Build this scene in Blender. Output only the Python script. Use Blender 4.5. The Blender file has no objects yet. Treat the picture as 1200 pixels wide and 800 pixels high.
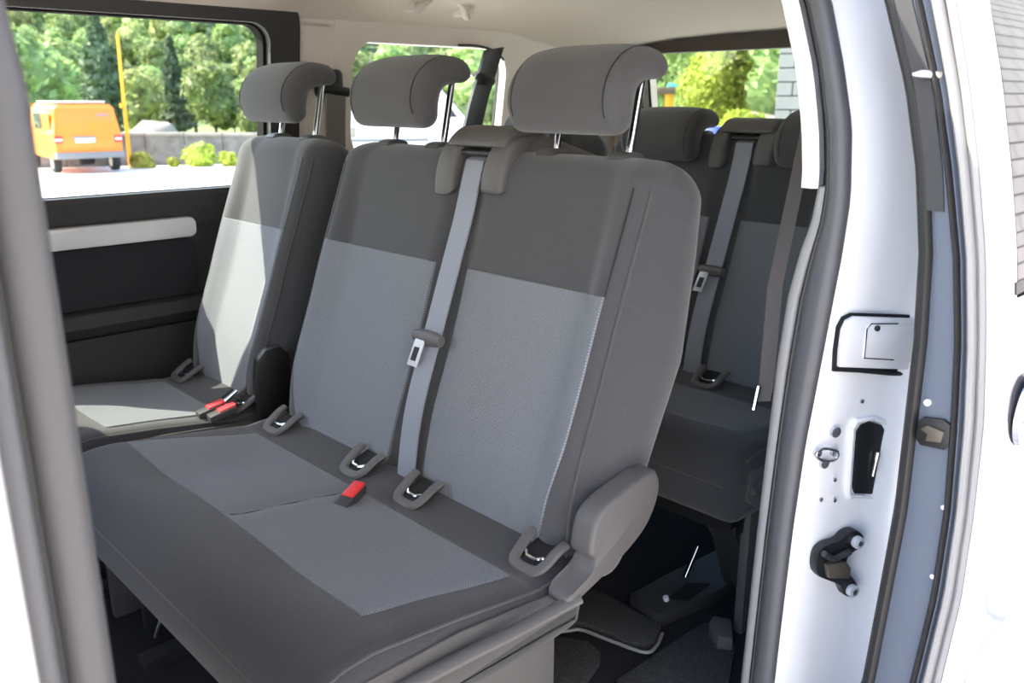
import bpy, bmesh, math, random
from mathutils import Vector as V, Matrix, noise
random.seed(7)

# ------------------------------------------------------------------ camera, world, sun, exposure
SC = bpy.context.scene
COL = SC.collection
F, PITCH, YAW = 1000.0, math.radians(15.9), math.radians(43.9)
CAM = V((0, 0, 1.60))
_fh = V((math.sin(YAW), math.cos(YAW), 0)); _r = V((math.cos(YAW), -math.sin(YAW), 0)); _z = V((0, 0, 1))
_fw = _fh*math.cos(PITCH) - _z*math.sin(PITCH); _up = _fh*math.sin(PITCH) + _z*math.cos(PITCH)
cd = bpy.data.cameras.new('camera'); cam = bpy.data.objects.new('camera', cd); COL.objects.link(cam)
cd.sensor_width = 36; cd.lens = 36*F/1200; cd.clip_start = .02; cd.clip_end = 2000
cam.location = CAM; cam.rotation_euler = (math.pi/2 - PITCH, 0, -YAW)
cd.dof.use_dof = True; cd.dof.focus_distance = 1.35; cd.dof.aperture_fstop = 7.0
SC.camera = cam

SUN_AZ, SUN_EL = math.radians(135), math.radians(47)      # towards the sun: front of the car and far side
w = bpy.data.worlds.new('world'); SC.world = w; w.use_nodes = True
nt = w.node_tree; sky = nt.nodes.new('ShaderNodeTexSky'); sky.sky_type = 'NISHITA'; sky.sun_disc = False
sky.sun_elevation = SUN_EL; sky.sun_rotation = math.radians(-45); sky.dust_density = 1.6
nt.links.new(sky.outputs[0], nt.nodes['Background'].inputs[0]); nt.nodes['Background'].inputs[1].default_value = .34
sd = bpy.data.lights.new('sun', 'SUN'); sd.energy = 5.0; sd.angle = .0095; sd.color = (1, .92, .78)
so = bpy.data.objects.new('sun', sd); COL.objects.link(so)
sdir = V((math.cos(SUN_AZ)*math.cos(SUN_EL), math.sin(SUN_AZ)*math.cos(SUN_EL), math.sin(SUN_EL)))
so.rotation_euler = sdir.to_track_quat('Z', 'Y').to_euler(); so.location = (-6, 6, 12)
vs = SC.view_settings; vs.view_transform = 'Standard'; vs.look = 'None'; vs.gamma = 1; vs.use_curve_mapping = False
vs.exposure = 1.62

# ------------------------------------------------------------------ pixel -> point on a known plane
def ray(x, y): return _fw + _r*((x-600)/F) - _up*((y-400)/F)
def at(x, y, X=None, Y=None, Z=None, D=None):
    d = ray(x, y)
    if X is not None: t = X/d.x
    elif Y is not None: t = Y/d.y
    elif Z is not None: t = (Z-CAM.z)/d.z
    else: t = D/math.hypot(d.x, d.y)
    return CAM + d*t

# ------------------------------------------------------------------ materials
def mat(name, col, rough=.6, metal=0, bump=0, bscale=300, var=0, vscale=8, spec=.5, coat=0, sheen=0, emit=None, trans=0):
    m = bpy.data.materials.new(name); m.use_nodes = True; t = m.node_tree; b = t.nodes['Principled BSDF']
    b.inputs['Base Color'].default_value = (*col, 1); b.inputs['Roughness'].default_value = rough
    b.inputs['Metallic'].default_value = metal; b.inputs['Specular IOR Level'].default_value = spec
    b.inputs['Coat Weight'].default_value = coat; b.inputs['Coat Roughness'].default_value = .04
    b.inputs['Sheen Weight'].default_value = sheen; b.inputs['Sheen Roughness'].default_value = .5
    tc = t.nodes.new('ShaderNodeTexCoord')
    if var:
        n = t.nodes.new('ShaderNodeTexNoise'); n.inputs['Scale'].default_value = vscale; n.inputs['Detail'].default_value = 4
        t.links.new(tc.outputs['Object'], n.inputs['Vector'])
        r = t.nodes.new('ShaderNodeValToRGB'); e = r.color_ramp.elements
        e[0].position = .3; e[1].position = .7
        e[0].color = (*[c*(1-var) for c in col], 1); e[1].color = (*[min(1, c*(1+var)) for c in col], 1)
        t.links.new(n.outputs['Fac'], r.inputs[0]); t.links.new(r.outputs[0], b.inputs['Base Color'])
    if bump:
        n = t.nodes.new('ShaderNodeTexNoise'); n.inputs['Scale'].default_value = bscale; n.inputs['Detail'].default_value = 2
        t.links.new(tc.outputs['Object'], n.inputs['Vector'])
        bp = t.nodes.new('ShaderNodeBump'); bp.inputs['Strength'].default_value = bump; bp.inputs['Distance'].default_value = .002
        t.links.new(n.outputs['Fac'], bp.inputs['Height']); t.links.new(bp.outputs[0], b.inputs['Normal'])
    return m

def weave(name, c1, c2, pitch):
    m = mat(name, c1, .9, spec=.2, sheen=.15); t = m.node_tree; b = t.nodes['Principled BSDF']
    uv = t.nodes.new('ShaderNodeUVMap'); s = t.nodes.new('ShaderNodeSeparateXYZ'); t.links.new(uv.outputs[0], s.inputs[0])
    outs = []
    for k in (0, 1):
        mu = t.nodes.new('ShaderNodeMath'); mu.operation = 'MULTIPLY'; mu.inputs[1].default_value = 2*math.pi/pitch
        t.links.new(s.outputs[k], mu.inputs[0])
        si = t.nodes.new('ShaderNodeMath'); si.operation = 'SINE'; t.links.new(mu.outputs[0], si.inputs[0]); outs.append(si)
    pr = t.nodes.new('ShaderNodeMath'); pr.operation = 'MULTIPLY'
    t.links.new(outs[0].outputs[0], pr.inputs[0]); t.links.new(outs[1].outputs[0], pr.inputs[1])
    n = t.nodes.new('ShaderNodeTexNoise'); n.inputs['Scale'].default_value = 260; t.links.new(uv.outputs[0], n.inputs['Vector'])
    ad = t.nodes.new('ShaderNodeMath'); ad.operation = 'MULTIPLY_ADD'; ad.inputs[1].default_value = 1.0; 
    t.links.new(n.outputs['Fac'], ad.inputs[0]); t.links.new(pr.outputs[0], ad.inputs[2])
    mr = t.nodes.new('ShaderNodeMapRange'); mr.inputs[1].default_value = -.3; mr.inputs[2].default_value = 1.3
    t.links.new(ad.outputs[0], mr.inputs[0])
    mx = t.nodes.new('ShaderNodeMix'); mx.data_type = 'RGBA'; mx.inputs[6].default_value = (*c1, 1); mx.inputs[7].default_value = (*c2, 1)
    t.links.new(mr.outputs[0], mx.inputs[0]); t.links.new(mx.outputs[2], b.inputs['Base Color'])
    bp = t.nodes.new('ShaderNodeBump'); bp.inputs['Strength'].default_value = .3; bp.inputs['Distance'].default_value = .001
    t.links.new(mr.outputs[0], bp.inputs['Height']); t.links.new(bp.outputs[0], b.inputs['Normal'])
    return m

def glassmat(name, tint, refl=.06):
    m = bpy.data.materials.new(name); m.use_nodes = True; t = m.node_tree; t.nodes.remove(t.nodes['Principled BSDF'])
    tr = t.nodes.new('ShaderNodeBsdfTransparent'); tr.inputs[0].default_value = (*tint, 1)
    gl = t.nodes.new('ShaderNodeBsdfGlossy'); gl.inputs['Roughness'].default_value = .01
    lw = t.nodes.new('ShaderNodeLayerWeight'); pw_ = t.nodes.new('ShaderNodeMath'); pw_.operation = 'POWER'; pw_.inputs[1].default_value = 5
    lw.inputs[0].default_value = .5; t.links.new(lw.outputs['Facing'], pw_.inputs[0])
    fr = t.nodes.new('ShaderNodeMath'); fr.operation = 'MULTIPLY_ADD'; fr.inputs[1].default_value = .9; fr.inputs[2].default_value = refl*.5
    t.links.new(pw_.outputs[0], fr.inputs[0])
    mx = t.nodes.new('ShaderNodeMixShader'); t.links.new(fr.outputs[0], mx.inputs[0])
    t.links.new(tr.outputs[0], mx.inputs[1]); t.links.new(gl.outputs[0], mx.inputs[2])
    t.links.new(mx.outputs[0], t.nodes['Material Output'].inputs[0]); return m

def blockmat(name, c1, c2, mortar, bw, bh, axes, msize=.012):
    m = mat(name, c1, .85); t = m.node_tree; b = t.nodes['Principled BSDF']
    tc = t.nodes.new('ShaderNodeTexCoord'); s = t.nodes.new('ShaderNodeSeparateXYZ'); c = t.nodes.new('ShaderNodeCombineXYZ')
    t.links.new(tc.outputs['Object'], s.inputs[0]); t.links.new(s.outputs[axes[0]], c.inputs[0]); t.links.new(s.outputs[axes[1]], c.inputs[1])
    br = t.nodes.new('ShaderNodeTexBrick'); br.inputs['Scale'].default_value = 1; br.inputs['Brick Width'].default_value = bw
    br.inputs['Row Height'].default_value = bh; br.inputs['Mortar Size'].default_value = msize
    br.inputs['Color1'].default_value = (*c1, 1); br.inputs['Color2'].default_value = (*c2, 1); br.inputs['Mortar'].default_value = (*mortar, 1)
    t.links.new(c.outputs[0], br.inputs['Vector']); t.links.new(br.outputs[0], b.inputs['Base Color']); return m

def leafmat(name, c, var=.5):
    m = mat(name, c, .6, var=var, vscale=.9); t = m.node_tree; b = t.nodes['Principled BSDF']
    tl = t.nodes.new('ShaderNodeBsdfTranslucent'); mx = t.nodes.new('ShaderNodeMixShader'); mx.inputs[0].default_value = .4
    src = b.inputs['Base Color'].links[0].from_socket
    oi = t.nodes.new('ShaderNodeObjectInfo'); hs = t.nodes.new('ShaderNodeHueSaturation')
    mr = t.nodes.new('ShaderNodeMapRange'); mr.inputs[3].default_value = .65; mr.inputs[4].default_value = 1.35
    mh = t.nodes.new('ShaderNodeMapRange'); mh.inputs[3].default_value = .475; mh.inputs[4].default_value = .52
    t.links.new(oi.outputs['Random'], mr.inputs[0]); t.links.new(mr.outputs[0], hs.inputs['Value'])
    t.links.new(oi.outputs['Random'], mh.inputs[0]); t.links.new(mh.outputs[0], hs.inputs['Hue'])
    t.links.new(src, hs.inputs['Color']); t.links.new(hs.outputs[0], b.inputs['Base Color']); t.links.new(hs.outputs[0], tl.inputs[0])
    t.links.new(b.outputs[0], mx.inputs[1]); t.links.new(tl.outputs[0], mx.inputs[2])
    t.links.new(mx.outputs[0], t.nodes['Material Output'].inputs[0]); return m

M = dict(
    ucloth=mat('shaded_cushion_cloth', (.046, .046, .050), .92, bump=.5, bscale=700, var=.12, vscale=500, spec=.12, sheen=.25),  # backrest cloth darkened: the cushion's weaker light is put into the colour
    cloth=mat('dark_cloth', (.066, .067, .072), .92, bump=.5, bscale=700, var=.12, vscale=500, spec=.15, sheen=.35),
    hcloth=mat('headrest_cloth', (.084, .083, .086), .92, bump=.5, bscale=700, var=.12, vscale=500, spec=.15, sheen=.3),
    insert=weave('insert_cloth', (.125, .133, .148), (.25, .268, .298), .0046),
    ccloth=weave('shaded_cushion_insert', (.105, .113, .126), (.185, .20, .222), .0046),  # insert cloth, likewise darkened to carry the shade on the cushion
    side=mat('side_cloth', (.075, .072, .071), .85, bump=.3, bscale=900, spec=.25, sheen=.25),
    plastic=mat('dark_plastic', (.035, .035, .037), .5, bump=.25, bscale=1200),
    gplastic=mat('grey_plastic', (.105, .10, .099), .5, bump=.3, bscale=1500),
    black=mat('black_plastic', (.012, .012, .013), .45),
    void=mat('black_recess', (.006, .006, .006), .8),
    chrome=mat('chrome', (.75, .77, .8), .12, 1),
    steel=mat('steel', (.55, .56, .57), .3, 1),
    web=mat('belt_webbing', (.27, .29, .335), .6, bump=.4, bscale=900, spec=.4),
    dweb=mat('dark_belt_webbing', (.21, .185, .17), .7, bump=.4, bscale=900),
    red=mat('red_plastic', (.75, .035, .04), .4),
    paint=mat('silver_paint', (.50, .50, .54), .12, .85, coat=.3),
    jamb=mat('jamb_paint', (.90, .885, .895), .34, .12, coat=.5),
    dgrey=mat('door_frame_paint', (.12, .138, .175), .5, .05),
    rubber=mat('rubber_seal', (.075, .077, .084), .38, spec=.5),
    brubber=mat('pillar_rubber', (.085, .083, .085), .45, spec=.4),
    hem=mat('hem_grey', (.33, .32, .31), .35),
    bronze=mat('bronze_metal', (.12, .10, .08), .4, .3),
    bolt=mat('zinc_bolt', (.66, .67, .70), .4, .2),
    lrubber=mat('grey_rubber', (.26, .255, .255), .42, spec=.6),
    head=mat('headliner', (.80, .70, .60), .95, bump=.3, bscale=600, spec=.1),
    trim=mat('light_trim', (.78, .70, .62), .6, bump=.1, bscale=900),
    wtrim=mat('white_trim', (.80, .79, .78), .5),
    carpet=mat('carpet', (.028, .028, .031), .97, bump=.8, bscale=500, var=.3, vscale=300, spec=.1),
    mat2=mat('carpet_mat', (.06, .06, .062), .97, bump=.8, bscale=400, var=.3, vscale=250, spec=.1),
    panel=mat('door_card', (.030, .032, .036), .7, bump=.3, bscale=900),
    panel2=mat('door_card_cloth', (.017, .019, .024), .85, bump=.3, bscale=900),
    silverstrip=mat('silver_strip', (.72, .74, .77), .35, .25),
    frame=mat('window_surround', (.035, .033, .03), .6),
    frame2=mat('window_liner', (.022, .020, .018), .95, spec=.05),
    brown=mat('tailgate_header', (.10, .08, .062), .7),
    glass=glassmat('window_glass', (.93, .96, .94)),
    tint=glassmat('tinted_glass', (.80, .86, .83)),
    dglass=mat('dark_car_glass', (.03, .035, .04), .06, coat=.4),
    doorglass=mat('door_glass', (.03, .032, .036), .03, 0, spec=.5),
    orange=mat('orange_paint', (.95, .20, .008), .35, coat=.4),
    white=mat('white_paint', (.80, .80, .78), .35, coat=.4),
    plate=mat('plate_white', (.8, .8, .82), .4),
    bumper=mat('grey_bumper', (.20, .20, .21), .6),
    tyre=mat('tyre', (.02, .02, .02), .8),
    yellow=mat('yellow_paint', (.80, .42, .02), .5),
    ground=None, stone=mat('rough_stone', (.19, .175, .16), .9, bump=1, bscale=3, var=.35, vscale=2.5),
    cap=mat('wall_cap', (.33, .30, .25), .9, var=.15, vscale=3),
    bark=mat('bark', (.10, .075, .05), .9, var=.3, vscale=6),
    leaf=leafmat('leaf_green', (.30, .38, .13)), leafy=leafmat('leaf_yellow_green', (.48, .52, .19)),
    leafd=leafmat('leaf_dark', (.13, .20, .10)), leafb=leafmat('leaf_bright', (.44, .50, .07)),
    hill=mat('hill_ground', (.09, .13, .05), .95, var=.4, vscale=.08),
    meadow=mat('meadow_grass', (.16, .20, .05), .95, var=.4, vscale=.3),
    block=mat('concrete_block', (.24, .235, .235), .9, bump=.6, bscale=20, var=.08, vscale=4),
    mortar=mat('mortar', (.10, .095, .09), .95),
    blockwall=blockmat('block_courses', (.50, .48, .47), (.45, .43, .42), (.09, .085, .08), .8, .30, (0, 2), .02),
    blue=mat('blue_plastic', (.06, .08, .45), .5), teal=mat('teal_plastic', (.12, .55, .55), .5),
    rust=mat('brown_metal', (.16, .11, .08), .7, var=.3, vscale=4),
    roofpale=mat('pale_rock', (.30, .25, .20), .9, var=.2, vscale=1),
)
def groundmat():
    m = blockmat('paving', (.74, .71, .66), (.68, .65, .60), (.40, .37, .33), .9, .6, (0, 1), .015)
    return m
M['ground'] = groundmat()

# ------------------------------------------------------------------ object helpers
def root_loc(p):
    v = V((0, 0, 0))
    while p is not None: v += V(p.location); p = p.parent
    return v
def tag(o, label=None, cat=None, group=None, kind=None):
    if label: o['label'] = label
    if cat: o['category'] = cat
    if group: o['group'] = group
    if kind: o['kind'] = kind
    return o
def thing(name, loc, label, cat, group=None):
    o = bpy.data.objects.new(name, None); COL.objects.link(o); o.location = loc; o.empty_display_size = .05
    return tag(o, label, cat, group)
def mobj(name, geo, m, parent=None, smooth=40, uv=None, bevel=0):
    vs_, fs = geo
    off = root_loc(parent)
    me = bpy.data.meshes.new(name); me.from_pydata([tuple(V(v)-off) for v in vs_], [], fs)
    bm = bmesh.new(); bm.from_mesh(me)
    bmesh.ops.recalc_face_normals(bm, faces=bm.faces)
    if bevel:
        ed = [e for e in bm.edges if len(e.link_faces) == 2 and e.calc_face_angle() > .5]
        bmesh.ops.bevel(bm, geom=ed, offset=bevel, segments=2, affect='EDGES', profile=.6, clamp_overlap=True)
    bm.to_mesh(me); bm.free()
    me.materials.append(M[m])
    if smooth:
        me.polygons.foreach_set('use_smooth', [len(p.vertices) < 7 for p in me.polygons]); me.set_sharp_from_angle(angle=math.radians(smooth))
    if uv is not None:
        ul = me.uv_layers.new(name='UVMap')
        for l in me.loops: ul.data[l.index].uv = uv[l.vertex_index]
    o = bpy.data.objects.new(name, me); COL.objects.link(o)
    if parent is not None: o.parent = parent
    return o
def join(*geos):
    vs_, fs = [], []
    for a, b in geos:
        k = len(vs_); vs_ += list(a); fs += [tuple(i+k for i in f) for f in b]
    return vs_, fs
def loft(rings, closed=True, caps=True):
    n = len(rings[0]); vs_ = [p for r in rings for p in r]; fs = []
    for i in range(len(rings)-1):
        for j in range(n if closed else n-1):
            k = (j+1) % n
            fs.append((i*n+j, i*n+k, (i+1)*n+k, (i+1)*n+j))
    if caps and closed:
        fs.append(tuple(range(n))); fs.append(tuple((len(rings)-1)*n+j for j in range(n)))
    return vs_, fs
def cat(pts, n, closed=False):
    pts = [V(p) for p in pts]; out = []; m = len(pts)
    segs = m if closed else m-1
    for q in range(n if closed else n+1):
        t = q/n*segs; i = min(int(t), segs-1); t -= i
        g = lambda k: pts[k % m] if closed else pts[max(0, min(m-1, k))]
        p0, p1, p2, p3 = g(i-1), g(i), g(i+1), g(i+2)
        out.append(.5*((2*p1)+(p2-p0)*t+(2*p0-5*p1+4*p2-p3)*t*t+(3*p1-p0-3*p2+p3)*t**3))
    return out
def tube(path, r, n=8, ry=None, up=None, caps=True):
    path = [V(p) for p in path]; ry = ry or r; rings = []; ref = V(up) if up else None
    for i, p in enumerate(path):
        t = (path[min(i+1, len(path)-1)]-path[max(i-1, 0)]).normalized()
        if ref is None: ref = V((0, 0, 1)) if abs(t.z) < .8 else V((1, 0, 0))
        a = (ref-t*ref.dot(t)).normalized(); b = t.cross(a)
        if up is None: ref = a
        rr = r[i] if isinstance(r, (list, tuple)) else r; r2 = ry[i] if isinstance(ry, (list, tuple)) else ry
        rings.append([p+a*(math.cos(2*math.pi*j/n)*rr)+b*(math.sin(2*math.pi*j/n)*r2) for j in range(n)])
    return loft(rings, True, caps)
def box(x0, x1, y0, y1, z0, z1):
    v = [V((x, y, z)) for x in (x0, x1) for y in (y0, y1) for z in (z0, z1)]
    return v, [(0, 1, 3, 2), (4, 6, 7, 5), (0, 4, 5, 1), (2, 3, 7, 6), (0, 2, 6, 4), (1, 5, 7, 3)]
def xform(geo, mtx): return [mtx @ V(v) for v in geo[0]], geo[1]
def extr(poly, d):
    poly = [V(p) for p in poly]; d = V(d); n = len(poly)
    return poly+[p+d for p in poly], [tuple(range(n)), tuple(range(n, 2*n))]+[(i, (i+1) % n, n+(i+1) % n, n+i) for i in range(n)]
def cyl(p0, p1, r, n=16): return tube([p0, p1], r, n)
def lin(xs, ys, x):
    if x <= xs[0]: return ys[0]
    for i in range(len(xs)-1):
        if x <= xs[i+1]:
            t = (x-xs[i])/(xs[i+1]-xs[i]); return ys[i]+(ys[i+1]-ys[i])*t
    return ys[-1]
def sm(a, b, x):
    t = max(0, min(1, (x-a)/(b-a))); return t*t*(3-2*t)
def rrect(u0, u1, v0, v1, r, n=6):
    out = []
    for cx, cy, a0 in ((u1-r, v1-r, 0), (u0+r, v1-r, 90), (u0+r, v0+r, 180), (u1-r, v0+r, 270)):
        for k in range(n+1):
            a = math.radians(a0+90*k/n); out.append((cx+r*math.cos(a), cy+r*math.sin(a)))
    return out

# ------------------------------------------------------------------ the van: shell
FZ = .58
def yfar(z): return 2.15-.075*max(0, z-1.3)/.5
def wallquad(x0, x1, z0, z1, t=.05, nz=4):
    inner = [[V((x0, yfar(z0+(z1-z0)*i/nz), z0+(z1-z0)*i/nz)), V((x1, yfar(z0+(z1-z0)*i/nz), z0+(z1-z0)*i/nz)),
              V((x1, yfar(z0+(z1-z0)*i/nz)+t, z0+(z1-z0)*i/nz)), V((x0, yfar(z0+(z1-z0)*i/nz)+t, z0+(z1-z0)*i/nz))] for i in range(nz+1)]
    return loft(inner)
# floor
floor = tag(mobj('floor', box(-1.0, 2.62, .50, 2.20, .50, FZ), 'carpet', smooth=0), 'dark carpeted floor of the van', kind='structure')
# ceiling
def ceilprof(X):
    drop = .075*sm(1.9, 2.5, X)
    half = [(.742, 1.787), (.722, 1.808), (.685, 1.833), (.60, 1.85), (.42, 1.865), (.2, 1.872), (0, 1.874)]
    pts = [(1.365-h-.02, z) for h, z in half]+[(1.365+h-.02*sm(.6, .7, h), z) for h, z in half[-2::-1]]
    return [V((X, y, z-drop*sm(1.74, 1.82, z))) for y, z in pts]
rings = [ceilprof(x) for x in (-1.0, 0, .6, 1.2, 1.6, 1.9, 2.0, 2.1, 2.2, 2.3, 2.4, 2.5, 2.56)]
rings = [r+[p+V((0, (p.y-1.365)*.06, .05)) for p in r[::-1]] for r in rings]
ceiling = tag(mobj('ceiling', loft(rings), 'head', smooth=60), 'beige fabric headliner of the van', kind='structure')
roof = mobj('roof_skin', loft([[V((x, y, z)) for y, z in ((.50, 1.80), (.62, 1.90), (1.0, 1.94), (1.365, 1.95), (1.73, 1.94), (2.08, 1.905), (2.17, 1.862), (2.08, 1.89), (1.365, 1.93), (.62, 1.88))] for x in (-1.0, 2.62)]), 'paint', ceiling)

# far side wall with window openings
wall = tag(mobj('wall_far', join(wallquad(-1.0, 2.60, FZ-.02, 1.3, nz=1), wallquad(-1.0, 2.60, 1.3, 1.375, nz=1)), 'panel', smooth=0),
           'dark plastic lined side wall under the windows across the van', kind='structure')
W1 = (.46, 1.145, 1.378, 1.782); W2 = (1.400, 1.985, 1.42, 1.760); W0 = (-.80, .30, 1.378, 1.77)
wt = join(wallquad(-1.0, 2.60, 1.782, 1.83, nz=1), wallquad(-1.0, W0[0], 1.375, 1.782), wallquad(W0[1], W1[0], 1.375, 1.782))
mobj('pillar_trim', wallquad(W1[1]+.07, W2[0]-.03, 1.375, 1.79), 'trim', wall)
mobj('pillar_trim', wallquad(W2[1]+.03, 2.60, 1.375, 1.79), 'trim', wall)
mobj('upper_trim', wt, 'trim', wall)
mobj('window_rail', join(wallquad(W2[0]-.04, W2[1]+.04, 1.375, W2[2]+.01, nz=1), wallquad(W2[0]-.04, W2[1]+.04, W2[3]-.01, 1.79, nz=1)), 'trim', wall)
def ring(x0, x1, z0, z1, r, ow, y_in, depth, n=6):
    """rounded window surround: rounded inner edge, plain outer edge"""
    inn = rrect(x0, x1, z0, z1, r, n); out = rrect(x0-ow, x1+ow, z0-ow, z1+ow, .03 if r > .08 else min(r+ow*.8, .09), n)
    def pt(p, o): return V((p[0], yfar(p[1])+o, p[1]))
    rr = [[pt(p, y_in) for p in out], [pt(p, y_in) for p in inn], [pt(p, y_in+depth) for p in inn], [pt(p, y_in+depth) for p in out]]
    m = len(inn); vs_ = [p for r_ in rr for p in r_]; fs = []
    for i in range(4):
        for j in range(m):
            k = (j+1) % m; a, b = i*m, ((i+1) % 4)*m
            fs.append((a+j, a+k, b+k, b+j))
    return vs_, fs
def pane(x0, x1, z0, z1, r, off):
    p = rrect(x0, x1, z0, z1, r)
    return extr([V((a, yfar(b)+off, b)) for a, b in p], (0, .004, 0))
win = tag(mobj('window_1', ring(*W1, .05, .085, -.012, .03), 'frame'), 'large side window with black surround across the van', kind='structure')
mobj('window_liner', ring(W1[0]+.008, W1[1]-.008, W1[2], W1[3]-.004, .045, .03, .012, .035), 'frame2', win)
mobj('glass_pane', pane(W1[0]-.01, W1[1]+.01, W1[2]-.01, W1[3]+.01, .05, .045), 'glass', win)
win2 = tag(mobj('window_2', ring(*W2, .09, .06, -.002, .034), 'trim'), 'small rear side window with light trim across the van', kind='structure')
mobj('window_gasket', ring(W2[0]+.002, W2[1]-.002, W2[2]+.002, W2[3]-.002, .086, .01, .03, .012), 'black', win2)
mobj('glass_pane', pane(W2[0]-.01, W2[1]+.01, W2[2]-.01, W2[3]+.01, .05, .04), 'glass', win2)
win0 = tag(mobj('window_4', ring(*W0, .05, .07, -.01, .03), 'frame'), 'front side window beyond the door pillar', kind='structure')
mobj('glass_pane', pane(W0[0]-.01, W0[1]+.01, W0[2]-.01, W0[3]+.01, .05, .045), 'glass', win0)
# door card details on the far wall
yy = 2.15
def slab(poly, y, t): return extr([V((x, y, z)) for x, z in poly], (0, -t, 0))
mobj('sill_ledge', slab([(-.2, 1.318), (1.02, 1.318), (1.05, 1.335), (1.05, 1.375), (-.2, 1.375)], yy, .022), 'panel', wall, bevel=.006)
ar = rrect(-.2, .925, 1.262, 1.313, .018)
mobj('armrest_strip', slab(ar, yy, .035), 'silverstrip', wall, bevel=.008)
ins = rrect(-.2, .925, 1.112, 1.258, .03)
mobj('cloth_panel', slab(ins, yy, .012), 'panel2', wall, bevel=.004)
mobj('lower_ledge', loft([[V((x, yy, 1.11)), V((x, yy-.035, 1.105)), V((x, yy-.045, 1.075)), V((x, yy-.03, 1.05)), V((x, yy, 1.04))] for x in (-.2, .95, 1.0)]), 'panel', wall)
mobj('lower_panel', slab([(-.2, .60), (1.02, .60), (1.02, 1.045), (-.2, 1.045)], yy, .028), 'panel', wall, bevel=.008)

# tailgate
TG = 2.52
def xt(z): return TG+.22*max(0, 1.76-z)*.9
wr = tag(mobj('wall_rear', loft([[V((xt(z), .60, z)), V((xt(z), 2.16, z)), V((xt(z)+.05, 2.16, z)), V((xt(z)+.05, .60, z))] for z in (.55, .9, 1.27)]), 'panel', smooth=0), 'dark lower lining of the tailgate', kind='structure')
def tgpt(y, z, o=0): return V((xt(z)+o, y, z))
def tring(y0, y1, z0, z1, r, oy, oz, off, d):
    inn = rrect(y0, y1, z0, z1, r); out = rrect(y0-oy, y1+oy, z0-oz, z1+oz, r*.6)
    rr = [[tgpt(*p, off) for p in out], [tgpt(*p, off) for p in inn], [tgpt(*p, off+d) for p in inn], [tgpt(*p, off+d) for p in out]]
    m = len(inn); fs = []
    for i in range(4):
        for j in range(m):
            k = (j+1) % m; a, b = i*m, ((i+1) % 4)*m; fs.append((a+j, a+k, b+k, b+j))
    return [p for r_ in rr for p in r_], fs
w3 = tag(mobj('window_3', tring(.80, 1.95, 1.28, 1.748, .05, .11, .055, -.03, .05), 'brown'), 'tailgate window with a dark brown header', kind='structure')
mobj('glass_pane', extr([tgpt(*p, .01) for p in rrect(.79, 1.96, 1.27, 1.758, .05)], (.004, 0, 0)), 'tint', w3)
mobj('corner_trim', join(extr([tgpt(y, z) for y, z in ((1.95, 1.2), (2.18, 1.2), (2.14, 1.80), (1.95, 1.80))], (.05, 0, 0)),
                         extr([tgpt(y, z) for y, z in ((.58, 1.2), (.80, 1.2), (.80, 1.80), (.62, 1.80))], (.05, 0, 0))), 'trim', w3)

# ------------------------------------------------------------------ near side: pillars, jamb, seals
ZS = [.30, .60, .75, .87, 1.01, 1.14, 1.29, 1.41, 1.48, 1.565, 1.635, 1.715, 1.80]
YSO = [.535, .52, .517, .515, .512, .506, .493, .483, .480, .488, .506, .531, .575]     # outer edge of the rear seal
ZI = [.30, .60, .72, .81, .97, 1.11, 1.24, 1.34, 1.40, 1.446, 1.50, 1.565, 1.636, 1.717, 1.80]
YSI = [.590, .575, .571, .569, .566, .562, .558, .551, .540, .527, .522, .530, .545, .572, .61]
def yso(z): return lin(ZS, YSO, z)
def ysi(z): return lin(ZI, YSI, z)
def ybody(z): return yso(z)-.085+.02*sm(1.3, 1.8, z)
zz = [.30+(1.80-.30)*i/50 for i in range(51)]
def jp(z, k):   # jamb profile points
    ys = yso(z)
    return [V((1.052, ys+.012, z)), V((1.06, ys-.002, z)), V((1.12, ys-.024, z)), V((1.165, ys-.045, z)), V((1.185, ys-.062, z)), V((1.19, ybody(z)+.004, z)), V((1.21, ybody(z), z)), V((1.5, ybody(z)-.01, z)), V((2.66, ybody(z)+.03, z))][k]
rings = [[jp(z, k) for k in range(9)]+[V((2.66, ybody(z)+.08, z)), V((1.25, ybody(z)+.09, z)), V((1.09, ys_+.05, z))] for z in zz for ys_ in [yso(z)]]
near = tag(mobj('wall_near', loft(rings), 'jamb', smooth=50), 'silver painted rear door jamb and body side', kind='structure')
def sweepz(fn, zs): return [fn(z) for z in zs]
# rear seal: outer bulb, groove lip, inner flange
zs2 = [.30+(1.79-.30)*i/70 for i in range(71)]
seal_c = [V((1.046, (yso(z)*.68+ysi(z)*.32)+.0, z)) for z in zs2]
hw = [max(.011, (ysi(z)-yso(z))*.33) for z in zs2]
trim1 = tag(mobj('trim_1', tube(seal_c, hw, 14, ry=.013, up=(0, 1, 0)), 'rubber'), 'black rubber seal around the rear edge of the door opening', kind='structure')
zs3 = [z for z in zs2 if z < 1.50]
mobj('seal_flange', tube([V((1.050, ysi(z)-.008, z)) for z in zs3], .010, 10, ry=.008, up=(0, 1, 0)), 'lrubber', trim1)
mobj('seal_lip', tube([V((1.041, (yso(z)*.36+ysi(z)*.64), z)) for z in zs2], .003, 6), 'black', trim1)
# light pillar trim over the seal
zt_ = [1.49+(1.80-1.49)*i/14 for i in range(15)]
def ptr(z):
    a, b = ysi(z)-.004, ysi(z)+.021
    return [V((1.038, a, z)), V((1.030, a+.006, z)), V((1.034, b-.004, z)), V((1.046, b, z)), V((1.16, b+.012, z)), V((1.16, b+.002, z)), V((1.06, b-.008, z)), V((1.055, a+.01, z))]
trim2 = tag(mobj('trim_2', loft([ptr(z) for z in zt_]), 'wtrim'), 'off-white pillar trim strip beside the door seal', kind='structure')
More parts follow.
